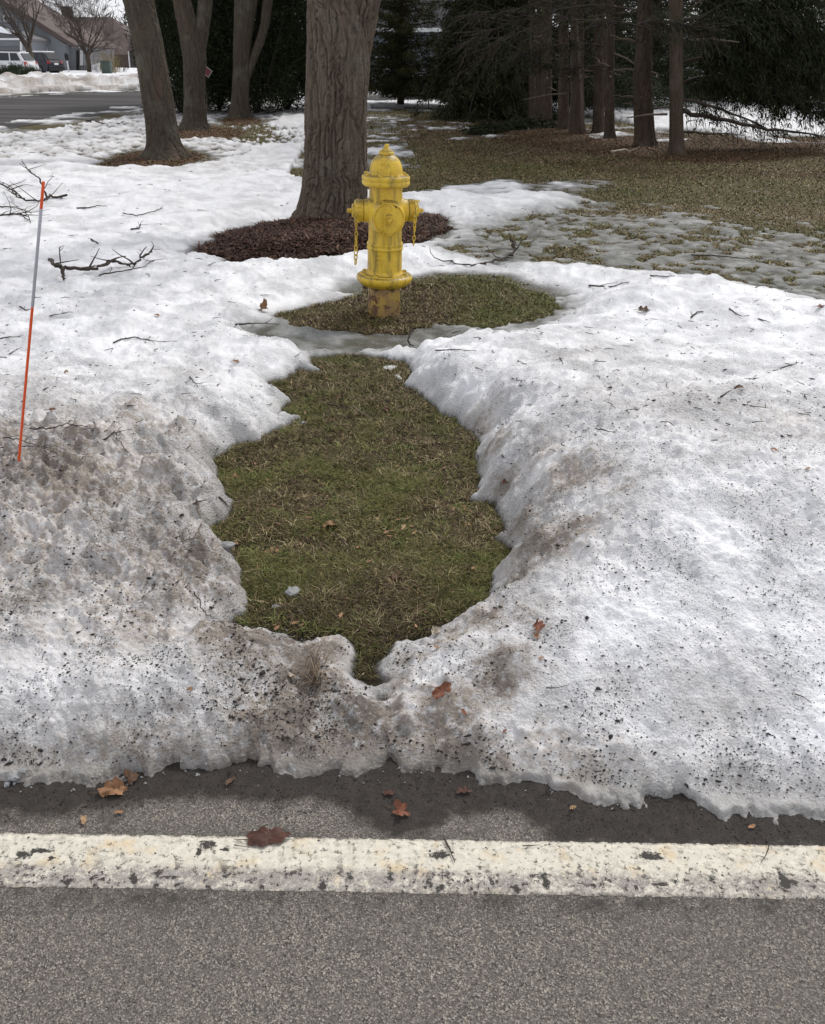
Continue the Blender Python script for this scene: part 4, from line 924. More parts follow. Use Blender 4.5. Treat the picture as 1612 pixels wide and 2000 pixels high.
bough(pD, bp([(1334, 195), (1380, 205), (1430, 222), (1500, 252), (1530, 254)], YD, .25), .03, 60, nclump=3, hang=.4, seed=3, bare=.5)
bough(pD, bp([(1336, 160), (1380, 150), (1440, 160), (1500, 178), (1560, 200), (1620, 205)], YD+1, .2), .035, 200, nclump=7, hang=.45, twl=.75, seed=4)
bough(pD, bp([(1336, 120), (1400, 112), (1480, 118), (1560, 140), (1640, 160)], YD+.6, .2), .035, 230, nclump=7, hang=.35, twl=.8, seed=5)
bough(pD, bp([(1336, 80), (1420, 70), (1500, 74), (1600, 90), (1680, 100)], YD+.4, .2), .035, 240, nclump=7, hang=.5, twl=.8, seed=6)
bough(pD, bp([(1336, 40), (1420, 28), (1500, 28), (1600, 40)], YD+.2, .2), .035, 240, nclump=8, hang=.45, twl=.9, seed=7)
bough(pD, bp([(1336, 0), (1420, -20), (1500, -22), (1600, -10)], YD+.3, .2), .035, 200, nclump=8, hang=.45, twl=.9, seed=8)
bough(pC, bp([(1240, 190), (1215, 189), (1197, 187)], YCc-.15, -.05), .022, 3, hang=0, twl=.15, bare=1, seed=9, tw=M_twig2)
bough(pC, bp([(1240, 82), (1210, 76), (1190, 69)], YCc-.15, -.05), .035, 3, hang=0, twl=.15, bare=1, seed=10, tw=M_twig2)
bough(pC, bp([(1240, 138), (1215, 136), (1192, 140)], YCc-.15, -.05), .025, 3, hang=0, twl=.15, bare=1, seed=11, tw=M_twig2)
for i, (l, Yo) in enumerate([([(1280, 60), (1200, 42), (1100, 40), (1000, 70), (940, 110)], 16.5), ([(1250, 20), (1150, 10), (1050, 30), (960, 60), (900, 90)], 17), ([(1300, 0), (1200, -10), (1100, 0), (1000, 20), (900, 30)], 17.5),
                             ([(1180, 90), (1120, 84), (1060, 96), (1000, 110)], 18), ([(1240, 50), (1280, 40), (1340, 48), (1400, 60)], 15.5), ([(1180, 128), (1100, 134), (1050, 122), (1020, 106)], 18.4)]):
    bough(pC, [DY(a, b, Yo) for a, b in l], .016, 130, nclump=2, hang=.12, twl=.65, seed=20+i, bare=.45, needle=.10)
# ================================================================== grit on the snow
M_grit = flat('black_grit', (.020, .016, .013), .8, .5, 300)
def grit(n, sel_w, smin, smax, name, label, mat, flatn=.45, elong=1.6):
    p = sel_w/sel_w.sum(); i = rng.choice(len(SX), n, p=p)
    c = np.stack([SX[i]+rng.normal(0, .002, n), SY[i]+rng.normal(0, .002, n), SZ[i]], -1)
    s = np.exp(rng.normal(0, .42, n))*smin; s = np.clip(s, smin*.4, smax)
    oct_ = np.array([(1, 0, 0), (0, 1, 0), (-1, 0, 0), (0, -1, 0), (0, 0, 1.0), (0, 0, -1)]); fo = np.array([(0, 1, 4), (1, 2, 4), (2, 3, 4), (3, 0, 4), (1, 0, 5), (2, 1, 5), (3, 2, 5), (0, 3, 5)])
    a = rng.uniform(0, 6.28, n); V = np.repeat(oct_[None], n, 0)*rng.uniform(.45, 1.25, (n, 6, 1)); el = rng.uniform(1, elong, n)
    x = V[..., 0]*el[:, None]; y = V[..., 1]/el[:, None]**.5; ca, sa = np.cos(a)[:, None], np.sin(a)[:, None]
    P = np.stack([x*ca-y*sa, x*sa+y*ca, V[..., 2]*flatn], -1)*s[:, None, None]+c[:, None, :]
    F = (np.arange(n)*6)[:, None, None]+fo[None]
    o = npmesh(name, P.reshape(-1, 3), F.reshape(-1, 3), mat, smooth=False); tag(o, label, 'grit', kind='stuff'); return o
bk = (SF['T'] > .02) & (SF['d'] > .015) & (SF['dp'] > .0)
cl = np.clip(.45+.95*fb(SX, SY, .18, 3, 90), .08, 1.4); inb = (np.abs(SX) < .52*SY+.9)
wl = np.where(bk & (SY < 3.6) & inb, (.45+.55*SF['dirt']+.6*sm((3.0-SY)/1.0))*cl, 0); wl = wl*(.62+.38*(1-SF['side'])+.35*SF['side']*sm((SY-1.9)/.6)*sm((3.3-SY)/.5))
grit(34000, wl, .0018, .0058, 'snow_grit', 'black road grit and bark crumbs sprinkled over the melting snow banks', M_grit)
wc = np.where(bk & (SY < 3.0) & inb, SF['dirt']**2*cl**2, 0)
grit(700, wc, .0044, .010, 'coarse_snow_grit', 'coarse dark crumbs in the dirtiest parts of the snow banks', M_grit, .5, 1.8)
wf = np.where((SF['T'] > .02) & (SY > 2.8) & (SY < 14) & inb, .4+cl, 0)
grit(2600, wf, .0046, .011, 'bark_crumbs', 'bark crumbs and needles scattered over the lawn snow', M_twig, .3, 3.2)
# grit on the wet strip of road
n = 2600; X = rng.uniform(-1.3, 1.3, n); Y = np.interp(X, EX, EY)-rng.uniform(0, .11, n)**1.0; oc = (SX, SY, SZ, SF)
SX, SY, SZ = X, Y, X*0+.001; grit(2400, np.ones(n), .0014, .0038, 'road_grit', 'fine black grit lying on the wet strip of road', M_grit); 
X = rng.uniform(-1.3, 1.3, n); Y = rng.uniform(.75, 1.5, n); SX, SY = X, Y
M_chip = flat('pale_stone_chip', (.62, .58, .50), .6, .2, 200)
grit(130, np.ones(n), .0011, .002, 'pale_chips', 'tiny pale stone chips on the asphalt', M_chip); SX, SY, SZ, SF = oc
# ice crumbs along the foot of the snow
M_ice = NT('melting_ice'); n_ = M_ice.noise(60, 5, rough=.7); M_ice = M_ice.fin(M_ice.mix(n_, (.22, .225, .225), (.50, .51, .52)), .3, M_ice.bump(n_, .8, .006), Transmission_Weight=.15, IOR=1.31)
def chunk(px, py, size, label, sq=(1, .8, .55), seed=0, base=None, mat=None):
    p = base or hit(px, py); s = size*pxm(p)*.5; bm = bmesh.new(); bmesh.ops.create_icosphere(bm, subdivisions=4, radius=1)
    V = np.array([v.co[:] for v in bm.verts]); d = 1+.34*p3(V[:, 0]*1.3+seed, V[:, 1]*1.3, V[:, 2]*1.3)+.16*p3(V[:, 0]*3.5+seed, V[:, 1]*3.5, V[:, 2]*3.5)+.06*p3(V[:, 0]*9, V[:, 1]*9, V[:, 2]*9)
    V = V*d[:, None]*np.array(sq)*s
    for v, c in zip(bm.verts, V): v.co = c
    me = bpy.data.meshes.new('ice_lump'); bm.to_mesh(me); bm.free(); me.polygons.foreach_set('use_smooth', np.ones(len(me.polygons), bool))
    o = link('ice_lump', me, mat or M_ice); o.location = p+Vector((0, 0, s*sq[2]*.55)); o.rotation_euler = (0, 0, seed); tag(o, label, 'ice lump'); return o
chunk(570, 1162, 34, 'largest ice lump on the grass near the foot of the bare path', seed=1)
chunk(540, 1190, 20, 'small ice lump beside the largest one on the grass', seed=2)
chunk(442, 1070, 34, 'oval speckled ice pebble at the left edge of the grass path', (1, .6, .5), seed=.3)
chunk(762, 720, 26, 'flat white snow scrap at the top of the bare path', (1.2, .8, .22), seed=4, mat=M_snow)
chunk(778, 738, 22, 'thin white snow sliver just below the scrap at the top of the path', (1.3, .5, .2), seed=5, mat=M_snow)
chunk(28, 1521, 24, 'roundest ice lump at the road edge, far left', seed=6)
chunk(46, 1508, 15, 'small ice lump touching the snow above the round one, far left', seed=7)
chunk(14, 1534, 14, 'tiny ice lump nearest the left frame edge on the wet asphalt', seed=8)
chunk(592, 830, 16, 'little ice crumb at the tip of the left snow finger', seed=9)

# crumbs of ice fallen along the melting edges
n0 = 60000; X = rng.uniform(-1.5, 1.5, n0); Y = rng.uniform(1.38, 4.2, n0); f = fields(X, Y); a = np.abs(f['dp']+.012); b = np.abs(f['d']+.010)
k_ = (np.minimum(a, b) < .028*rng.uniform(0, 1, n0)**.6)&(rng.uniform(0, 1, n0) < .5); X, Y = X[k_][:420], Y[k_][:420]; oc = (SX, SY, SZ, SF)
SX, SY, SZ = X, Y, surf(X, Y)+.002; print('crumbs', len(X))
grit(380, np.ones(len(X)), .0028, .0085, 'ice_crumbs', 'grey ice crumbs fallen along the melting snow edges', M_ice, .75, 1.6); SX, SY, SZ, SF = oc

# ================================================================== leaves
def mat_leaf(name, a, b):
    k = NT(name); n1 = k.noise(45, 5, rough=.65); n2 = k.noise(160, 3); c = k.mix(k.rng(n1, .3, .7), a, b); c = k.mix(k.rng(n2, .55, .7, 0, .6), c, tuple(v*.45 for v in a)); return k.fin(c, .6, k.bump(n1, .5, .004), Specular_IOR_Level=.35)
LM = dict(red=mat_leaf('rust_red_leaf', (.13, .040, .020), (.24, .095, .05)), brown=mat_leaf('brown_leaf', (.19, .095, .048), (.36, .20, .105)), dark=mat_leaf('wet_dark_leaf', (.045, .018, .013), (.10, .04, .026)), tan=mat_leaf('tan_leaf', (.30, .19, .10), (.44, .31, .18)), orange=mat_leaf('orange_leaf', (.26, .13, .06), (.40, .23, .12)), pale=mat_leaf('pale_leaf', (.42, .36, .28), (.58, .52, .43)), umber=mat_leaf('umber_leaf', (.08, .045, .028), (.15, .085, .05)))
def leaf(px, py, size, kind, col, label, curl=.5, rz=0.0, tilt=(0, 0), lift=.004, stem=True, seed=0):
    p = hit(px, py); s = size*pxm(p)*.5; rn = random.Random(seed+px); nt_, nr_ = 54, 7
    V = [(0, 0, 0)]; cr_ = []
    for i in range(nt_):
        t = 2*math.pi*i/nt_
        if kind == 'oak': r = (.62+.38*abs(math.cos(t))**.8)*(1+.11*math.cos(7*t+.4)+.05*math.sin(4*t+seed))*(1, .62)[0]; sx, sy = 1, .62
        elif kind == 'maple': r = .50+.42*abs(math.cos(2.5*t+.3))**.9+.05*math.cos(17*t)+.14*math.sin(t*2+seed)+.08*math.sin(3*t+seed*2); sx, sy = 1, .80
        elif kind == 'crumple': r = .80+.12*math.sin(2*t+seed)+.09*math.sin(3*t+2*seed)+.05*math.cos(8*t+seed); sx, sy = 1, .85
        else: r = .95+.03*math.cos(9*t); sx, sy = 1, .45
        for j in range(1, nr_+1):
            q = j/nr_; x = r*q*math.cos(t)*sx; y = r*q*math.sin(t)*sy
            z = curl*(y*y*1.3+.35*x*x*math.sin(1+seed))+.10*curl*math.sin(6*t+seed)*q*q+.05*rn.uniform(-1, 1)*q
            z += .22*float(p3(x*2.2+seed, y*2.2, 1.5))*q
            if kind == 'crumple': z += .42*(float(p3(x*1.7+seed, y*1.7, .5)))+.15*float(p3(x*4+seed, y*4, .9))
            V.append((x, y, z-.03*abs(y)*0))
    F = []
    ix = lambda i, j: 1+(i % nt_)*nr_+j-1
    for i in range(nt_):
        F.append((0, ix(i, 1), ix(i+1, 1)))
        for j in range(1, nr_): F.append((ix(i, j), ix(i, j+1), ix(i+1, j+1), ix(i+1, j)))
    mz = min(v[2] for v in V); V = [(a*s, b*s, (c-mz)*s) for a, b, c in V]
    me = bpy.data.meshes.new('leaf'); me.from_pydata(V, [], F); me.update(); me.polygons.foreach_set('use_smooth', np.ones(len(me.polygons), bool))
    o = link('fallen_leaf', me, LM[col]); o.location = p+Vector((0, 0, lift)); o.rotation_euler = (R(tilt[0]), R(tilt[1]), R(rz))
    if stem: MB().tube([(-.8*s, 0, .12*s), (-1.3*s, .1*s, .10*s), (-1.6*s, .25*s, .02*s)], [.0012, .001, .0008], 5).build('stalk', LM['umber'], o, True)
    tag(o, label, 'leaf'); return o
leaf(222, 1545, 56, 'crumple', 'brown', 'large crumpled tan brown leaf on the wet asphalt by the left snow edge', .5, 20, (18, 0), .0, seed=2)
leaf(252, 1524, 38, 'crumple', 'umber', 'dark leaf tucked behind the large crumpled one at the snow edge', .6, 100, (30, 0), .002, seed=5)
leaf(524, 1642, 82, 'oak', 'dark', 'dark wet lobed leaf lying on the white road line', .35, 12, (0, 0), .006, seed=3)
leaf(783, 1588, 44, 'maple', 'red', 'reddish torn leaf on the asphalt above the middle of the line', .6, -20, (10, 0), .002, seed=4)
leaf(862, 1355, 46, 'oak', 'red', 'curled rusty leaf standing over a dark hollow in the dirty snow', .9, 40, (28, -12), .006, seed=6)
leaf(852, 1237, 26, 'crumple', 'pale', 'small curled pale leaf on the snow right of the path foot', 1.2, 10, (20, 0), .003, seed=7)
leaf(1050, 1226, 34, 'maple', 'red', 'bright rust leaf frozen at the foot of the clean right bank', .9, 60, (35, 0), .003, seed=8)
leaf(1044, 1246, 22, 'crumple', 'orange', 'orange brown scrap just under the bright rust leaf', .8, 110, (30, 0), .003, seed=9)
leaf(985, 946, 26, 'oval', 'red', 'narrow dark red leaf upright in the right wall of the cut', .8, 65, (30, 20), .004, seed=10)
leaf(1057, 1290, 12, 'oval', 'orange', 'small orange fleck below the bright rust leaf', .5, 30, seed=31, stem=False)
leaf(986, 1432, 13, 'oval', 'red', 'tiny red leaf on the low snow at the right of the pass', .6, 50, stem=False, seed=11)
leaf(905, 1395, 22, 'oval', 'red', 'slim reddish leaf pointing down near the pass', .7, 110, (15, 0), stem=False, seed=12)
leaf(853, 1268, 14, 'oval', 'orange', 'small tan oval leaf below the curled pale leaf', .4, 150, stem=False, seed=13)
leaf(646, 1034, 34, 'crumple', 'brown', 'brown leaf lying in the centre of the grass path', .4, 10, seed=14)
leaf(532, 1080, 32, 'maple', 'brown', 'brown lobed leaf on the grass left of the path centre', .4, 50, seed=15)
leaf(789, 1033, 20, 'oak', 'tan', 'pale tan leaf on the grass right of the path centre', .4, 80, seed=16)
leaf(775, 1135, 34, 'crumple', 'umber', 'dull brown leaf low in the grass path', .3, 0, seed=17)
leaf(862, 1168, 34, 'oval', 'umber', 'flat grey brown leaf in the grass near the right wall', .3, 5, seed=18)
leaf(457, 936, 24, 'maple', 'brown', 'small brown leaf at the upper left edge of the grass', .4, 30, seed=19)
leaf(757, 802, 20, 'crumple', 'umber', 'brown leaf scrap high in the grass path', .4, 30, seed=20)
leaf(1258, 608, 26, 'maple', 'umber', 'dark curled leaf on the clean snow mound at right', .8, 0, (10, 0), seed=21)
leaf(1443, 762, 22, 'oval', 'umber', 'dark curled leaf on the speckled snow at far right', .9, 10, (15, 0), seed=22)
leaf(1511, 882, 16, 'oval', 'orange', 'orange brown leaf on the snow near the right frame edge', .6, 130, seed=23)
leaf(1577, 921, 14, 'oval', 'orange', 'tiny orange leaf closest to the right frame edge', .5, 40, seed=24)
leaf(1602, 600, 22, 'oval', 'red', 'red brown leaf on the wet ice at the right frame edge', .5, 20, seed=25)
leaf(103, 808, 17, 'maple', 'red', 'small rust leaf on the snow right of the orange stake', .7, 0, seed=26)
leaf(307, 618, 12, 'crumple', 'orange', 'small orange leaf on the clean snow below the broken branch', .5, 0, stem=False, seed=27)
leaf(462, 710, 16, 'maple', 'orange', 'thin orange leaf on the snow above the path', .6, 0, seed=28)
leaf(130, 731, 12, 'crumple', 'tan', 'pale orange crumb on the snow between two twigs at left', .5, 0, stem=False, seed=29)
leaf(516, 607, 26, 'maple', 'brown', 'curled brown leaf standing on the clean snow left of the hydrant', 1.3, 0, (30, 0), seed=30)
leaf(1468, 1618, 18, 'oval', 'orange', 'orange leaf fragment on the wet asphalt at right', .3, 20, stem=False, seed=32)
leaf(1119, 1582, 15, 'crumple', 'tan', 'tan crumb on the wet asphalt right of centre', .3, 20, stem=False, seed=33)
leaf(450, 1529, 26, 'oval', 'umber', 'brown scrap pressed on the wet asphalt left of centre', .2, 60, stem=False, seed=34)
leaf(233, 1590, 18, 'oval', 'orange', 'orange flake on the asphalt under the large crumpled leaf', .3, 10, stem=False, seed=35)
leaf(165, 1606, 26, 'oval', 'tan', 'curved straw coloured seed wing above the line at left', .5, 110, stem=False, seed=36)
leaf(372, 1350, 12, 'crumple', 'orange', 'orange fleck in the grey snow left of the pass', .3, 0, stem=False, seed=37)
leaf(568, 1325, 30, 'oval', 'pale', 'narrow silvery leaf blade beside the straw tuft', .8, 150, (10, 0), stem=False, seed=38)
leaf(905, 1548, 30, 'maple', 'dark', 'dark wet leaf stuck to the asphalt under the pass', .2, 0, stem=False, seed=39)
leaf(760, 1552, 26, 'maple', 'dark', 'dark star shaped leaf on the wet asphalt above the torn red leaf', .2, 20, stem=False, seed=40)
# small scraps in the grass path
n = 150; X, Y = scatter_px(900, 440, 990, 720, 1240); f = fields(X, Y); k_ = f['T'] < -.02; X, Y = X[k_][:n], Y[k_][:n]
mb = MB()
for x, y in zip(X, Y):
    s = random.uniform(.006, .014); a = random.uniform(0, 6.28); z = float(g0(np.array([x]), np.array([y]))[0])+random.uniform(.006, .014); c, s_n = math.cos(a), math.sin(a)
    pts = [(u*c-v*s_n, u*s_n+v*c, zz_) for u, v, zz_ in [(-1, 0, .1), (-.3, .45, .35), (.6, .35, .2), (1, 0, .5), (.5, -.4, .3), (-.4, -.4, .1)]]
    mb.add([(x+p[0]*s, y+p[1]*s, z+p[2]*s*.6) for p in pts], [(0, 1, 4, 5)[::-1], (1, 2, 3, 4)])
tag(mb.build('leaf_scraps', LM['brown']), 'tiny brown leaf scraps trodden into the grass path', 'leaf scraps', kind='stuff')

# ================================================================== twigs and branches
def twig(pts, r, label, lift=.006, kids=3, kl=.25, mat=None, name='twig', cat='twig', raise_=0.0, seed=0, n=6):
    random.seed(seed+int(pts[0][0])); P = []
    for i, q in enumerate(pts):
        if len(q) == 3: h = hit(q[0], q[1]+q[2]); h = DY(q[0], q[1], h.y)      # raised above the ground point q[2] px lower
        else: h = hit(*q)+Vector((0, 0, lift))
        P.append(h)
    L_ = sum((b-a).length for a, b in zip(P, P[1:])); fine = []; k = 5
    for a, b in zip(P, P[1:]):
        for j in range(k): fine.append(a.lerp(b, j/k)+Vector((random.gauss(0, 1), random.gauss(0, 1), abs(random.gauss(0, .6))))*L_*.010)
    fine.append(P[-1]); m = len(fine); R0 = r*pxm(P[0])
    mb = MB(); mb.tube(fine, [R0*(1-.75*i/m)*random.uniform(.85, 1.15) for i in range(m)], n); root = mb.build(name, mat or M_twig, None, True)
    for i in range(kids):
        j = random.randint(1, m-2); ax = (fine[j+1]-fine[j]).normalized(); sd = Vector((random.gauss(0, 1), random.gauss(0, .8), abs(random.gauss(0, .35)))).normalized(); d = (ax*.6+sd*.8).normalized(); q = [fine[j]]
        for s in range(4): d = (d+Vector((random.gauss(0, .3), random.gauss(0, .3), random.gauss(0, .12)))).normalized(); q.append(q[-1]+d*L_*kl*random.uniform(.15, .32))
        t = MB(); t.tube(q, [max(.0006, R0*.5*(1-.7*s/4)) for s in range(5)], 4); t.build('side_twig', mat or M_twig, root, True)
    tag(root, label, cat); return root
b = twig([(98, 508, 30), (112, 520, 25), (125, 525, 18), (160, 526, 10), (190, 526, 10), (212, 514, 14), (225, 510, 12), (245, 517, 4), (262, 517, 3), (280, 503, 8), (298, 492, 14)], 4.0, 'broken knotty branch with thorny side twigs lying on the clean snow at left', kids=13, kl=.16, name='broken_branch', cat='branch', seed=1)
twig([(122, 524, 22), (123, 538, 10), (125, 550)], 4.5, 'short thick fork propping the knotty branch on the snow', kids=3, kl=.5, name='branch_fork', cat='branch')
twig([(118, 515, 20), (116, 484, 50), (118, 482, 52)], 1.5, 'thin upright shoot rising from the butt of the knotty branch', kids=2, kl=.5, name='branch_shoot', cat='branch')
twig([(196, 540), (250, 532), (285, 522), (295, 510)], 1.6, 'long thin twig parallel to and below the knotty branch', kids=5)
twig([(126, 388), (100, 386), (80, 392, 4), (50, 392, 4), (30, 380, 6), (0, 360, 10), (-40, 345, 12)], 2.3, 'bare branch entering from the left edge behind the stake top', kids=9, kl=.14, name='fallen_branch', cat='branch', seed=3)
twig([(92, 385, 4), (78, 350, 38), (60, 335, 50), (38, 320, 60)], 2.0, 'arched shoot rising behind the stake top', kids=4, kl=.3, name='branch_shoot', cat='branch')
twig([(-20, 425), (20, 422), (40, 420), (60, 436)], 2.2, 'tangled dark twig at the left edge below the bare branch', kids=9, kl=.35)
twig([(0, 405), (30, 408), (62, 418)], 1.5, 'forked twig between the bare branch and the tangled one', kids=3)
twig([(1003, 470, 26), (1004, 490, 10), (995, 500, 6), (975, 512), (950, 515), (915, 522), (872, 512)], 3.0, 'curved dark branch with an upturned end on the wet ice right of the hydrant', kids=5, name='fallen_branch', cat='branch', seed=5)
twig([(803, 645, 22), (800, 655, 14), (797, 665, 8), (800, 676)], 3.2, 'stubby mottled stick standing in the slush below the hydrant', kids=2, kl=.5)
twig([(462, 640), (500, 634), (545, 636)], 2.0, 'dark twig on the slush left of the hydrant ring', kids=2)
twig([(168, 768+70), (210, 834), (255, 840), (300, 846-2), (330, 850)] if False else [(60, 842), (90, 843), (130, 833), (150, 836), (195, 846)], 1.7, 'long curved twig lying across the snow right of the stake foot', kids=3)
twig([(205, 866), (225, 850), (232, 865), (250, 888), (258, 893)], 1.7, 'hooked twig on the dirty crest right of the stake foot', kids=2)
twig([(222, 672), (262, 660), (288, 669), (325, 670)], 1.6, 'bowed twig on the smooth snow left of the path', kids=2)
twig([(0, 664), (20, 661), (45, 661)], 1.6, 'straight twig at the left edge beside the stake middle', kids=1)
twig([(18, 694), (36, 685)], 1.4, 'very short twig under the straight one at the left edge', kids=1)
twig([(40, 603), (50, 608), (60, 606)], 1.8, 'short dark twig crossing behind the stake', kids=1)
twig([(98, 620), (110, 617), (130, 617)], 1.3, 'small forked twig between the stake and the leaf', kids=2)
twig([(150, 408), (170, 408), (190, 404), (210, 404)], 1.6, 'dark twig above the knotty branch', kids=2)
twig([(240, 418), (270, 423), (300, 415), (315, 408)], 1.2, 'faint twig on the snow left of the big maple ring', kids=2)
twig([(256, 450), (272, 448), (275, 438, 8)], 1.6, 'little twig cluster above the right tip of the knotty branch', kids=6, kl=.5)
twig([(178, 470), (192, 477)], 2.6, 'stubby bark piece above the knotty branch', kids=0)
twig([(118, 560+80), (112, 640)] if False else [(370, 740), (382, 752), (388, 762)], 1.3, 'thin twig on the left bank near the path top', kids=1)
twig([(0, 878), (40, 876), (75, 880), (95, 878)], 1.5, 'twig bundle strand crossing behind the stake foot', kids=7, kl=.3)
twig([(10, 862), (50, 866), (90, 884), (140, 904)], 1.3, 'long thin twig running down right from the stake foot', kids=5, kl=.2)
twig([(382, 980), (388, 1000), (390, 1040), (392, 1072)], 2.4, 'grey stick lying down the left wall of the cut', kids=2, mat=M_twig2)
twig([(428, 975), (445, 992), (462, 1008)], 1.6, 'brown twig bridging the left snow edge and the grass', kids=1)
twig([(378, 1160), (400, 1200), (418, 1212), (440, 1222)], 1.2, 'thin red brown twig in the grey snow left of the grass foot', kids=1)
twig([(690, 800), (705, 812), (722, 822), (728, 832)], 2.2, 'pale curved twig lying high in the grass path', kids=1, mat=M_twig2, lift=.014)
twig([(640, 795), (668, 800), (690, 803)], 1.6, 'dark twig joining the pale curved one in the grass', kids=1, lift=.014)
twig([(842, 855), (880, 860), (935, 866)], 1.5, 'straight twig from the grass into the right wall', kids=1, lift=.012)
twig([(572, 936), (620, 940), (655, 942)], 1.7, 'brown twig on the left half of the grass', kids=1, lift=.014)
twig([(655, 1052), (680, 1080), (700, 1110)] , 1.3, 'fine stalk curving over the grass centre', kids=1, lift=.02)
twig([(600, 1128), (625, 1160), (650, 1140), (678, 1118)], 1.5, 'dark twig pair low in the grass path', kids=2, lift=.014)
twig([(1150, 560), (1195, 562), (1230, 552)], 1.8, 'clean dark twig on the upper right snow mound', kids=2)
twig([(1350, 622), (1362, 612), (1374, 612)], 2.0, 'short y shaped twig on the right snow mound', kids=2)
twig([(1424, 606), (1440, 616), (1450, 620)], 1.5, 'bent twig right of the y shaped one', kids=1)
twig([(1480, 625), (1505, 632)], 1.4, 'pair of tiny parallel twigs on the far right mound', kids=1)
twig([(1270, 540), (1300, 542), (1318, 540)], 1.4, 'twig along the top edge of the right mound', kids=1)
twig([(1408, 778), (1428, 768)], 2.0, 'dark bark sliver on the speckled snow at right', kids=0)
twig([(1450, 794), (1475, 797), (1500, 800)], 1.7, 'thin twig right of the dark bark sliver', kids=2)
twig([(1162, 708), (1185, 709)], 1.4, 'small twig in the middle of the right snow field', kids=1)
twig([(1524, 722), (1550, 716), (1556, 713)], 1.3, 'hairline twig near the right frame edge', kids=1)
twig([(1094, 702), (1100, 712)], 1.6, 'tiny upright twig on the snow right of the path', kids=1)
twig([(1172, 842), (1185, 848), (1202, 851)], 1.5, 'short twig on the right crest above the rust leaf wall', kids=1)
twig([(850, 688), (890, 686), (930, 690)], 1.4, 'thin twig at the slush edge above the right bank', kids=1)
twig([(1552, 1360), (1570, 1368), (1584, 1380)], 1.3, 'bent needle twig on the clean lower right bank', kids=1)
twig([(1066, 1348), (1085, 1348), (1112, 1342)], 1.3, 'reddish hair twig on the lower right bank', kids=1)
twig([(868, 1644), (880, 1668), (888, 1690)], 2.4, 'reddish stalk lying across the painted line', kids=0, lift=.008)
twig([(1497, 1640), (1500, 1665), (1485, 1690)], 1.6, 'thin curved stalk crossing the painted line at right', kids=1, lift=.008)
twig([(1020, 1658), (1055, 1656)], 1.2, 'fine red thread of bark on the painted line', kids=0, lift=.008)
twig([(458, 1656), (470, 1658), (485, 1660)], 1.2, 'stalk of the dark wet leaf on the line', kids=0, lift=.008)
twig([(170, 236), (200, 242), (230, 243), (242, 238)], 1.8, 'dark twig on the patchy snow beside the side street', kids=0)
twig([(1352, 500), (1400, 502), (1452, 506), (1485, 512)], 1.6, 'long faint twig on the grey ice at right', kids=2)
twig([(985, 305), (1020, 296), (1060, 300)], 1.6, 'thin stick on the bare lawn behind the hydrant', kids=1, mat=M_twig2)
twig([(1195, 297), (1220, 293), (1232, 296)], 2.6, 'pale split stick on the needle litter under the pines', kids=1, mat=LM['pale'])
# felled spruce bough
e = empty('fallen_bough', hit(930, 262)); bough(e, [hit(1110, 248), hit(1030, 250)+Vector((0, 0, .10)), hit(980, 256)+Vector((0, 0, .12)), hit(925, 264)+Vector((0, 0, .05))], .03, 260, nclump=7, hang=.25, twl=.55, seed=40, needle=.14)
tag(e, 'dark green cut spruce bough lying on the lawn left of the pine trunks', 'bough')
# litter of small twigs
n = 300; w_ = np.where((SF['T'] > .01) & (SY > 2.6) & (SY < 22) & inb & (SF['slush'] < 2), 1.0, 0); i = rng.choice(len(SX), n, p=w_/w_.sum()); mb = MB()
for j in i:
    p = Vector((SX[j], SY[j], SZ[j]+.003)); L_ = random.uniform(.015, .07)*(.6+p.y*.09); a = random.uniform(0, 6.28); d = Vector((math.cos(a), math.sin(a), random.uniform(-.05, .15))); k2 = Vector((random.gauss(0, .2), random.gauss(0, .2), .05))*L_
    r0 = .0012+.00022*p.y; mb.tube([p-d*L_*.5, p+k2, p+d*L_*.5], [r0, r0*.9, r0*.5], 4)
tag(mb.build('twig_litter', M_twig), 'scattered short dark twigs strewn over the whole snowy lawn', 'twig litter', kind='stuff')

# ================================================================== far side of the street
def bare_tree(px, py, rpx, hfrac, label, spread, n1, seed, lv=4):
    global RMIN
    RMIN = .009; random.seed(seed); Yb = gy(px, py); Yb = min(Yb, 90); b0 = DY(px, py, Yb); r0 = rpx/2*pxm(b0); e = empty('bare_tree', b0); t = MB(); h = hfrac
    t.tube([(0, 0, -.3), (0, 0, 0), (.03, 0, h*.5), (0, 0, h)], [r0*1.3, r0*1.1, r0, r0*.95], 9); t.build('trunk', M_barkB, e, True)
    for i in range(n1):
        mb = MB(); a = 2*math.pi*i/n1+random.uniform(-.3, .3); d = Vector((math.cos(a)*spread, math.sin(a)*spread, 1)).normalized()
        branchy(mb, Vector((0, 0, h*random.uniform(.8, 1))), d, 3.1, r0*.42, lv, 6, .42, .04, 4, .13); mb.build('limb', M_twig, e, True)
    RMIN = .003; tag(e, label, 'bare tree', 'leafless trees across the street'); return e
bare_tree(66, 151, 13, 2.1, 'leafless spreading tree standing before the white car', .6, 7, 3, 3)
bare_tree(176, 145, 9, 1.6, 'leafless tree with a fan of reddish twigs before the brown roof', .75, 8, 8)
M_white = flat('white_car_paint', (.62, .63, .64), .25, .03); M_dark = flat('dark_car_paint', (.012, .014, .022), .2, .05); M_silver = flat('silver_car_paint', (.32, .34, .36), .25, .04)
M_glass = flat('dark_glass', (.018, .022, .026), .12, .1); M_rub = flat('tyre_rubber', (.015, .015, .015), .8); M_rim = flat('alloy_rim', (.38, .38, .39), .35, .05, Metallic=.6); M_tail = flat('red_lamp', (.30, .015, .012), .25, .1); M_trim = flat('white_trim', (.62, .63, .64), .5, .04)
M_snowcap = flat('snow_cover', (.86, .88, .92), .8, .03, 3)
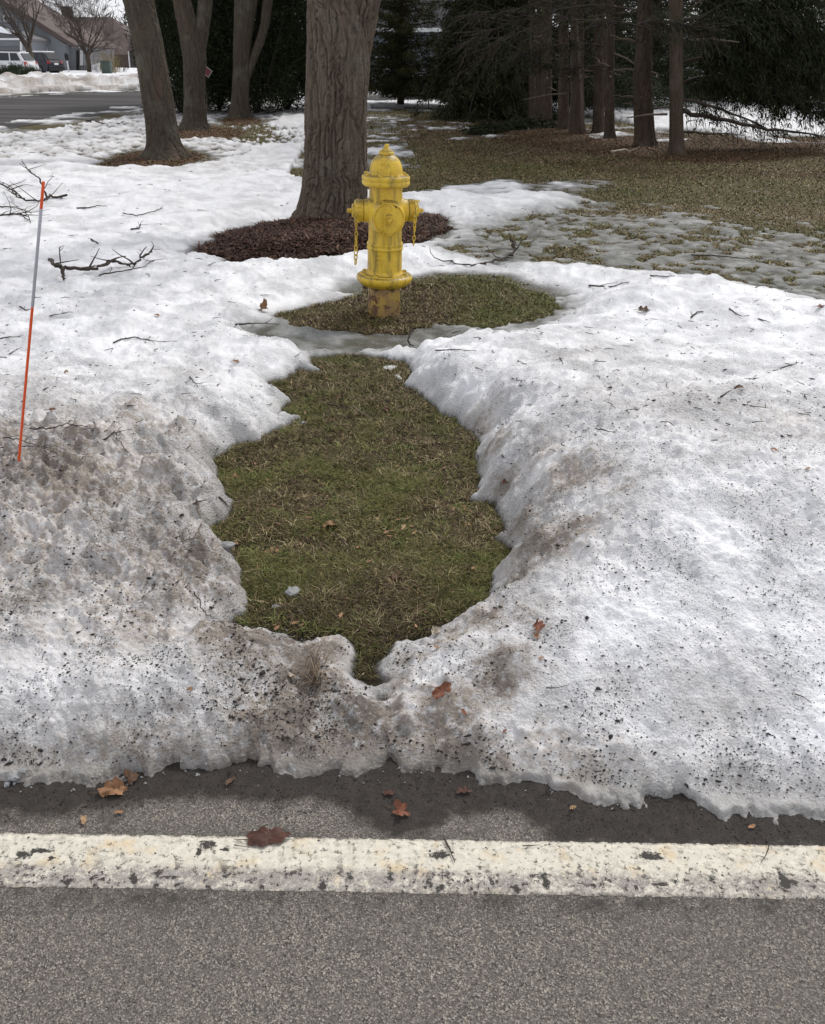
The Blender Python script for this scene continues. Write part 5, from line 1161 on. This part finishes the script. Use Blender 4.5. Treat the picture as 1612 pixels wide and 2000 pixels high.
def suv(loc, rz, paint, label, snow=False):
    e = empty('parked_car', loc, rz); W_ = .93
    pr = [(-2.28, .36), (-2.38, .62), (-2.40, .80), (-2.36, 1.0), (-2.26, 1.10), (-1.0, 1.12), (.85, 1.06), (1.9, .98), (2.22, .86), (2.36, .66), (2.34, .40), (2.2, .28), (-2.15, .28)]
    b = MB(); bm = bmesh.new(); n = len(pr)
    l = [bm.verts.new((x, -W_+(.10 if z > .95 else 0), z)) for x, z in pr]; r = [bm.verts.new((x, W_-(.10 if z > .95 else 0), z)) for x, z in pr]
    bm.faces.new(l); bm.faces.new(r[::-1])
    for i in range(n): bm.faces.new((l[i], r[i], r[(i+1) % n], l[(i+1) % n]))
    bmesh.ops.bevel(bm, geom=bm.edges[:], offset=.05, segments=2, affect='EDGES'); bm.verts.index_update()
    b.add([v.co[:] for v in bm.verts], [tuple(v.index for v in f.verts) for f in bm.faces]); bm.free(); b.build('body', paint, e, True, 40)
    lo = [(-2.26, 1.08), (1.12, 1.06)]; hi = [(-1.98, 1.66), (.35, 1.68)]
    g = MB(); A = [(-2.26, -.83, 1.08), (1.15, -.83, 1.06), (1.15, .83, 1.06), (-2.26, .83, 1.08), (-1.92, -.66, 1.64), (.30, -.66, 1.66), (.30, .66, 1.66), (-1.92, .66, 1.64)]
    g.add(A, [(0, 1, 5, 4), (1, 2, 6, 5), (2, 3, 7, 6), (3, 0, 4, 7), (4, 5, 6, 7)]); g.build('cabin', paint, e)
    def quad(name, P, mat, off):
        m = MB(); o_ = Vector(off); m.add([Vector(p)+o_ for p in P]+[Vector(p)-o_ for p in P], [(0, 1, 2, 3), (7, 6, 5, 4), (0, 4, 5, 1), (1, 5, 6, 2), (2, 6, 7, 3), (3, 7, 4, 0)]); return m.build(name, mat, e)
    for s in (-1, 1):
        y0, y1 = s*.815, s*.685
        for x0, x1, t0, t1 in ((-2.02, -1.35, -1.78, -1.32), (-1.25, -.35, -1.22, -.36), (-.25, .85, -.27, .22)):
            quad('window', [(x0, y0, 1.14), (x1, y0, 1.13), (t1, y1, 1.58), (t0, y1, 1.57)], M_glass, (0, s*.022, 0))
        quad('roof_rail', [(-1.7, s*.62, 1.71), (.1, s*.62, 1.72), (.1, s*.60, 1.74), (-1.7, s*.60, 1.73)], M_rub, (0, .012, 0))
        quad('tail_lamp', [(-2.36, s*.60, .86), (-2.30, s*.885, .86), (-2.27, s*.87, 1.08), (-2.32, s*.62, 1.06)], M_tail, (-.045, s*.03, 0))
        quad('headlamp', [(2.30, s*.55, .70), (2.24, s*.88, .72), (2.14, s*.86, .84), (2.26, s*.55, .82)], M_rim, (.04, s*.02, 0))
        for x in (-1.42, 1.40):
            Mx = Matrix.Translation((x, s*.80, .36)) @ Matrix.Rotation(R(90), 4, 'X')
            MB().lathe([(-.15, .41), (.15, .41)], 28, Mx).build('wheel_arch', M_rub, e, True, 40)
            w_ = MB().lathe([(-.13, .22), (-.16, .30), (-.14, .355), (0, .365), (.14, .355), (.16, .30), (.13, .22)], 28, Mx).build('wheel', M_rub, e, True, 40)
            rm = MB(); 
            for q in range(5):
                a = q*2*math.pi/5; m_ = MB().box((0, 0, 0), (.20, .055, .03)); rm.add([Mx @ (Matrix.Rotation(a, 4, 'Z') @ (Vector(v)+Vector((.12, 0, -s*.165)))) for v in m_.v], m_.f)
            rm.lathe([(-.02, .235), (.02, .235), (.02, .205), (-.02, .205)], 24, Mx @ Matrix.Translation((0, 0, -s*.16))); rm.build('rim', M_rim, w_)
    quad('rear_window', [(-2.24, -.66, 1.16), (-2.24, .66, 1.16), (-2.0, .58, 1.56), (-2.0, -.58, 1.56)], M_glass, (-.025, 0, .01))
    quad('windscreen', [(1.10, -.70, 1.12), (1.10, .70, 1.12), (.42, .60, 1.60), (.42, -.60, 1.60)], M_glass, (.03, 0, .03))
    quad('rear_bumper', [(-2.40, -.90, .36), (-2.40, .90, .36), (-2.42, .90, .60), (-2.42, -.90, .60)], M_rub, (-.04, 0, 0))
    quad('number_plate', [(-2.43, -.24, .78), (-2.43, .24, .78), (-2.42, .24, .92), (-2.42, -.24, .92)], M_trim, (-.02, 0, 0))
    if snow:
        m = MB(); m.box((-.8, 0, 1.72), (2.2, 1.25, .09), None, .04); m.build('snow_on_roof', M_snowcap, e, True, 50)
    tag(e, label, 'car'); return e
YW = 64; p_ = DY(80, 150, YW); suv((p_.x-2.75, YW, .0), R(176), M_white, 'white estate car with rear to the right, half outside the left frame edge')
YB = 79; p_ = DY(122, 150, YB); suv((p_.x-2.3, YB, 0), R(160), M_dark, 'black car with snow on its roof parked beyond the bare tree', True)
YS_ = 62; p_ = DY(1430, 150, YS_); suv((p_.x, YS_, 0), R(175), M_silver, 'silver car glimpsed under the right boughs across the snow field')
p_ = DY(755, 150, 52); suv((p_.x, 52, 0), R(8), M_silver, 'grey car half hidden behind the olive cedar')
# houses
def mat_siding(name, c, sc=7.0):
    k = NT(name); z = k.n('SeparateXYZ', Vector=k.tc).outputs[2]; w_ = k.math('FRACT', k.math('MULTIPLY', z, sc)); n1 = k.noise(1.2, 3)
    return k.fin(k.mix(n1, tuple(v*.9 for v in c), tuple(v*1.1 for v in c)), .75, k.bump(w_, .5, .03))
def mat_shingle(name, c):
    k = NT(name); n1 = k.noise(9, 4, v=k.map((1, 1, 2)), rough=.7); n2 = k.noise(.6, 3)
    return k.fin(k.mix(k.rng(n1, .3, .7), tuple(v*.7 for v in c), tuple(v*1.3 for v in c)), .9, k.bump(n1, .5, .03))
M_sid = mat_siding('grey_siding', (.235, .25, .27)); M_sid2 = mat_siding('slate_siding', (.13, .15, .18)); M_sidb = mat_siding('brown_siding', (.07, .055, .05)); M_shb = mat_shingle('brown_shingles', (.105, .080, .075)); M_shg = mat_shingle('grey_shingles', (.14, .135, .14)); M_gdoor = flat('garage_door_paint', (.12, .125, .135), .6, .05)
def wallpoly(e, name, pts, Y, dep, mat, wy=0):
    m = MB(); P = [DY(a, b, Y) for a, b in pts]; n = len(P); Q = [p+Vector((0, dep, 0)) for p in P]
    m.add(P+Q, [tuple(range(n)), tuple(range(2*n-1, n-1, -1))]+[(i, n+i, n+(i+1) % n, (i+1) % n) for i in range(n)]); o = m.build(name, mat, e); place(o, e); return o
def win(e, x0, x1, y0, y1, Y, par=None, mull=True):
    a = DY(x0, y1, Y); b = DY(x1, y0, Y); w_, h_ = b.x-a.x, b.z-a.z; c = (a+b)/2; f = MB(); t = .09
    f.box((c.x, Y-.04, a.z+t/2), (w_, .12, t)); f.box((c.x, Y-.04, b.z-t/2), (w_, .12, t)); f.box((a.x+t/2, Y-.04, c.z), (t, .12, h_-2*t)); f.box((b.x-t/2, Y-.04, c.z), (t, .12, h_-2*t))
    if mull: f.box((c.x, Y-.035, c.z), (.06, .10, h_-2*t))
    fo = f.build('window_frame', M_trim, e); place(fo, e); g = MB().box((c.x, Y-.012, c.z), (w_-2*t, .02, h_-2*t)).build('pane', M_glass, fo); return fo
h1 = empty('grey_house', DY(40, 146, 92)); Y1 = 92
wallpoly(h1, 'gable_wall', [(-150, 148), (128, 148), (128, 86), (62, 44), (-20, -8), (-150, 60)], Y1, 10, M_sid)
wallpoly(h1, 'roof', [(-24, -18), (62, 33), (146, 87), (143, 93), (60, 44), (-24, -8)], Y1-.5, 11, M_shb)
wallpoly(h1, 'wing_wall', [(128.5, 147), (172, 147), (172, 92), (128.5, 92)], Y1+1.2, 8, M_sid)
wallpoly(h1, 'wing_roof', [(100, 62), (128, 62), (184, 92), (176, 94), (128, 90), (100, 90)], Y1+1.8, 9, M_shb)
wallpoly(h1, 'garage_wall', [(-150, 148), (50, 148), (50, 79), (-150, 79)], Y1-5, 5, M_sid)
wallpoly(h1, 'garage_roof', [(-150, 40), (10, 58), (54, 75), (54, 79), (-150, 79)], Y1-5.4, 5.5, M_shg)
wallpoly(h1, 'roof_snow', [(-20, 46), (8, 54), (26, 62), (20, 66), (-20, 60)], Y1-5.6, .3, M_snowcap)
wallpoly(h1, 'fascia', [(-150, 74), (54, 74), (54, 78), (-150, 78)], Y1-5.7, .25, M_trim)
wallpoly(h1, 'garage_door', [(-60, 148), (37, 148), (37, 90), (-60, 90)], Y1-5.08, .2, M_gdoor)
wallpoly(h1, 'porch_post', [(39, 148), (42, 148), (42, 80), (39, 80)], Y1-5.6, .2, M_trim)
wallpoly(h1, 'door', [(149, 146), (155, 146), (155, 98), (149, 98)], Y1+1.1, .15, M_rub)
wallpoly(h1, 'shutter', [(156, 128), (161, 128), (161, 97), (156, 97)], Y1+1.05, .15, M_trim)
wallpoly(h1, 'eave_board', [(140, 91), (160, 91), (160, 93), (140, 93)], Y1+.8, .3, M_trim)
for x in range(154, 172, 3): wallpoly(h1, 'railing_post', [(x, 145), (x+.8, 145), (x+.8, 129), (x, 129)], Y1-.3, .1, M_rub)
wallpoly(h1, 'handrail', [(153, 129), (172, 129), (172, 127.6), (153, 127.6)], Y1-.35, .12, M_rub)
win(h1, 77, 92, 91, 108, Y1); win(h1, 8, 20, 30, 42, Y1); win(h1, 62, 68, 91, 106, Y1)
tag(h1, 'grey clapboard house with garage and sloping brown roof across the street', 'house')
h2 = empty('brown_house', DY(180, 140, 122)); Yh = 122
wallpoly(h2, 'wall', [(98, 142), (285, 142), (285, 100), (98, 100)], Yh, 12, M_sidb)
m = MB(); A = [DY(92, 106, Yh-1), DY(292, 106, Yh-1)]; rl, rr_ = DY(122, 33, Yh+6), DY(218, 33, Yh+6); Bk = [A[1]+Vector((0, 14, 0)), A[0]+Vector((0, 14, 0))]
m.add([A[0], A[1], Bk[0], Bk[1], rl, rr_], [(0, 1, 5, 4), (1, 2, 5), (2, 3, 4, 5), (3, 0, 4), (3, 2, 1, 0)]); rf = m.build('roof', M_shb, h2); place(rf, h2)
c_ = MB(); p_ = DY(134, 40, Yh+5); c_.box(p_, (1.2, 1, 3.2)); c_.build('chimney', M_sidb, rf)
win(h2, 205, 215, 112, 128, Yh)
tag(h2, 'brown hip roofed house farther down the street', 'house')
h3 = empty('dark_garage', DY(262, 128, 74)); wallpoly(h3, 'wall', [(253, 132), (330, 132), (330, 99), (250, 99)], 74, 6, M_sidb); wallpoly(h3, 'roof', [(247, 99), (336, 99), (320, 62), (262, 62)], 73.6, 7, M_shb); wallpoly(h3, 'corner_board', [(252.6, 132), (254.6, 132), (251.6, 99), (249.6, 99)], 73.9, .4, M_trim)
tag(h3, 'dark brown garage with a white corner board peeping from behind the leaning maple', 'garage')
h4 = empty('slate_house', DY(850, 200, 50)); wallpoly(h4, 'wall', [(650, 196), (1010, 196), (1010, 60), (650, 60)], 52, 9, M_sid2); wallpoly(h4, 'garage_door', [(838, 194), (905, 194), (905, 128), (838, 128)], 51.9, .2, M_gdoor)
wallpoly(h4, 'eave_board', [(640, 62), (1020, 62), (1020, 54), (640, 54)], 51.5, .4, M_trim); wallpoly(h4, 'roof', [(640, 54), (1020, 54), (980, -20), (680, -20)], 51.6, 9, M_shg); win(h4, 690, 715, 120, 160, 52)
tag(h4, 'dark slate house glimpsed between the cedar and the weeping spruce', 'house')
h5 = empty('pale_house', DY(1470, 180, 80)); wallpoly(h5, 'wall', [(1330, 182), (1640, 182), (1640, 110), (1330, 110)], 82, 8, mat_siding('pale_siding', (.5, .5, .5))); wallpoly(h5, 'roof', [(1320, 110), (1650, 110), (1610, 60), (1360, 60)], 81.6, 9, M_shg)
for x in (1370, 1420, 1500, 1560): win(h5, x, x+22, 130, 160, 82)
tag(h5, 'pale house far across the white field behind the right boughs', 'house')
# lamp post, mailbox-like cabinet, gate, sign, shrubs
e = empty('lamp_post', DY(135, 143, 84)); b0 = e.location.copy(); zt_ = DY(135, 118, 84).z
MB().tube([(0, 0, -.3), (0, 0, zt_-b0.z)], .07, 8).build('post', M_trim, e); MB().lathe([(zt_-b0.z, .10), (zt_-b0.z+.1, .17), (zt_-b0.z+.45, .19), (zt_-b0.z+.6, .03)], 6).build('lantern', M_black, e); tag(e, 'white garden lamp post with a black lantern before the grey house', 'lamp post')
e = empty('garden_gate', DY(186, 143, 84))
for i, x in enumerate((179, 182, 185, 188)): wallpoly(e, 'gate_bar', [(x, 144), (x+1, 144), (x+1, 128), (x, 128)], 84, .08, M_trim)
wallpoly(e, 'gate_post', [(190, 145), (193, 145), (193, 123), (190, 123)], 84, .25, M_trim); wallpoly(e, 'gate_rail', [(178.5, 127.5), (190, 124), (190, 126), (178.5, 129.5)], 83.85, .1, M_trim)
tag(e, 'short white picket gate to the right of the far bare tree', 'gate')
e = empty('utility_box', DY(210, 144, 80)); MB().box((0, 0, .45), (.75, .6, .95), None, .05).build('cabinet', flat('green_box', (.05, .075, .06), .6), e, True, 40); MB().box((0, 0, .96), (.85, .7, .08), None, .02).build('lid', flat('green_box_lid', (.06, .085, .07), .6), e); tag(e, 'green utility cabinet beside the brown street shrubs', 'utility box')
Ysn = gy(405, 240)+1; e = empty('yard_sign', DY(405, 205, Ysn)); c0 = DY(405, 140, Ysn)-e.location; M_red = flat('sign_red', (.12, .012, .012), .5)
M45 = Matrix.Rotation(R(38), 3, 'Y'); w2 = .10; fr = MB(); fr.box(c0, (w2*2, .02, w2*2), M45); fr.build('frame', flat('dull_white_border', (.25, .25, .25)), e); MB().box(c0-Vector((0, .012, 0)), (w2*1.6, .012, w2*1.6), M45).build('panel', M_red, e); MB().tube([(0, 0, -.2), (0, 0, c0.z-.1)], .015, 6).build('post', M_twig, e)
tag(e, 'small red diamond sign with a white border beside the second maple', 'sign')
M_br = flat('brown_twiggy', (.085, .055, .045), .9, .3, 20); M_bl = flat('yellow_twiggy', (.22, .17, .06), .9, .3, 20)
for i, (px, Yb, sc, mt_, lb) in enumerate([(200, 86, 1.0, M_br, 'brown leafless shrub beside the white gate'), (232, 88, 1.2, M_br, 'broad brown shrub right of the green cabinet'), (217, 82, .6, M_bl, 'yellowish thin shrub right beside the green cabinet')]):
    random.seed(60+i); s = empty('bare_shrub', DY(px, 144, Yb)); 
    mb = MB()
    for j in range(26): a = random.uniform(0, 6.28); branchy(mb, Vector((math.cos(a)*.3, math.sin(a)*.3, -.1)), Vector((math.cos(a)*.7, math.sin(a)*.7, 1)).normalized(), 2.0*sc, .018, 2, 3, .5, .05, 4)
    mb.build('stems', mt_, s); tag(s, lb, 'shrub', 'leafless shrubs by the gate')
lo = make_bush('clipped_evergreen', 1.3, .7, .26, 700, M_yew, .12, seed=9, label='low clipped green shrub in front of the white car'); lo.location = DY(34, 147, 57)
lo2 = copy_thing(lo, DY(2, 153, 50), 1, .75, 'dark low shrub in the snow at the left frame edge'); lo3 = copy_thing(lo, DY(55, 146, 60), 2, .5, 'small low shrub just left of the bare tree foot')
# far woods closing the horizon
n = 5200; X = rng.uniform(-130, 190, n); hh = 5+3.5*p2(X/9, X*0, 95)+2*p2(X/2.5, X*0, 96); Yw = 150+rng.normal(0, 5, n); P = np.stack([X, Yw, rng.uniform(0, 1, n)**1.1*np.maximum(2, hh)], -1); D = rng.normal(0, 1, (n, 3)); D[:, 2] += .8
k_ = NT('far_woods_bark'); M_fw = k_.fin(k_.mix(k_.noise(.2, 4), (.035, .03, .028), (.10, .085, .08)), .9)
V, F, t = clumps(P, D, 5, 1.5, .9, 0); tag(npmesh('far_woods', V, F, M_fw, None, False), 'brown leafless woods on the horizon', 'woods', kind='stuff')
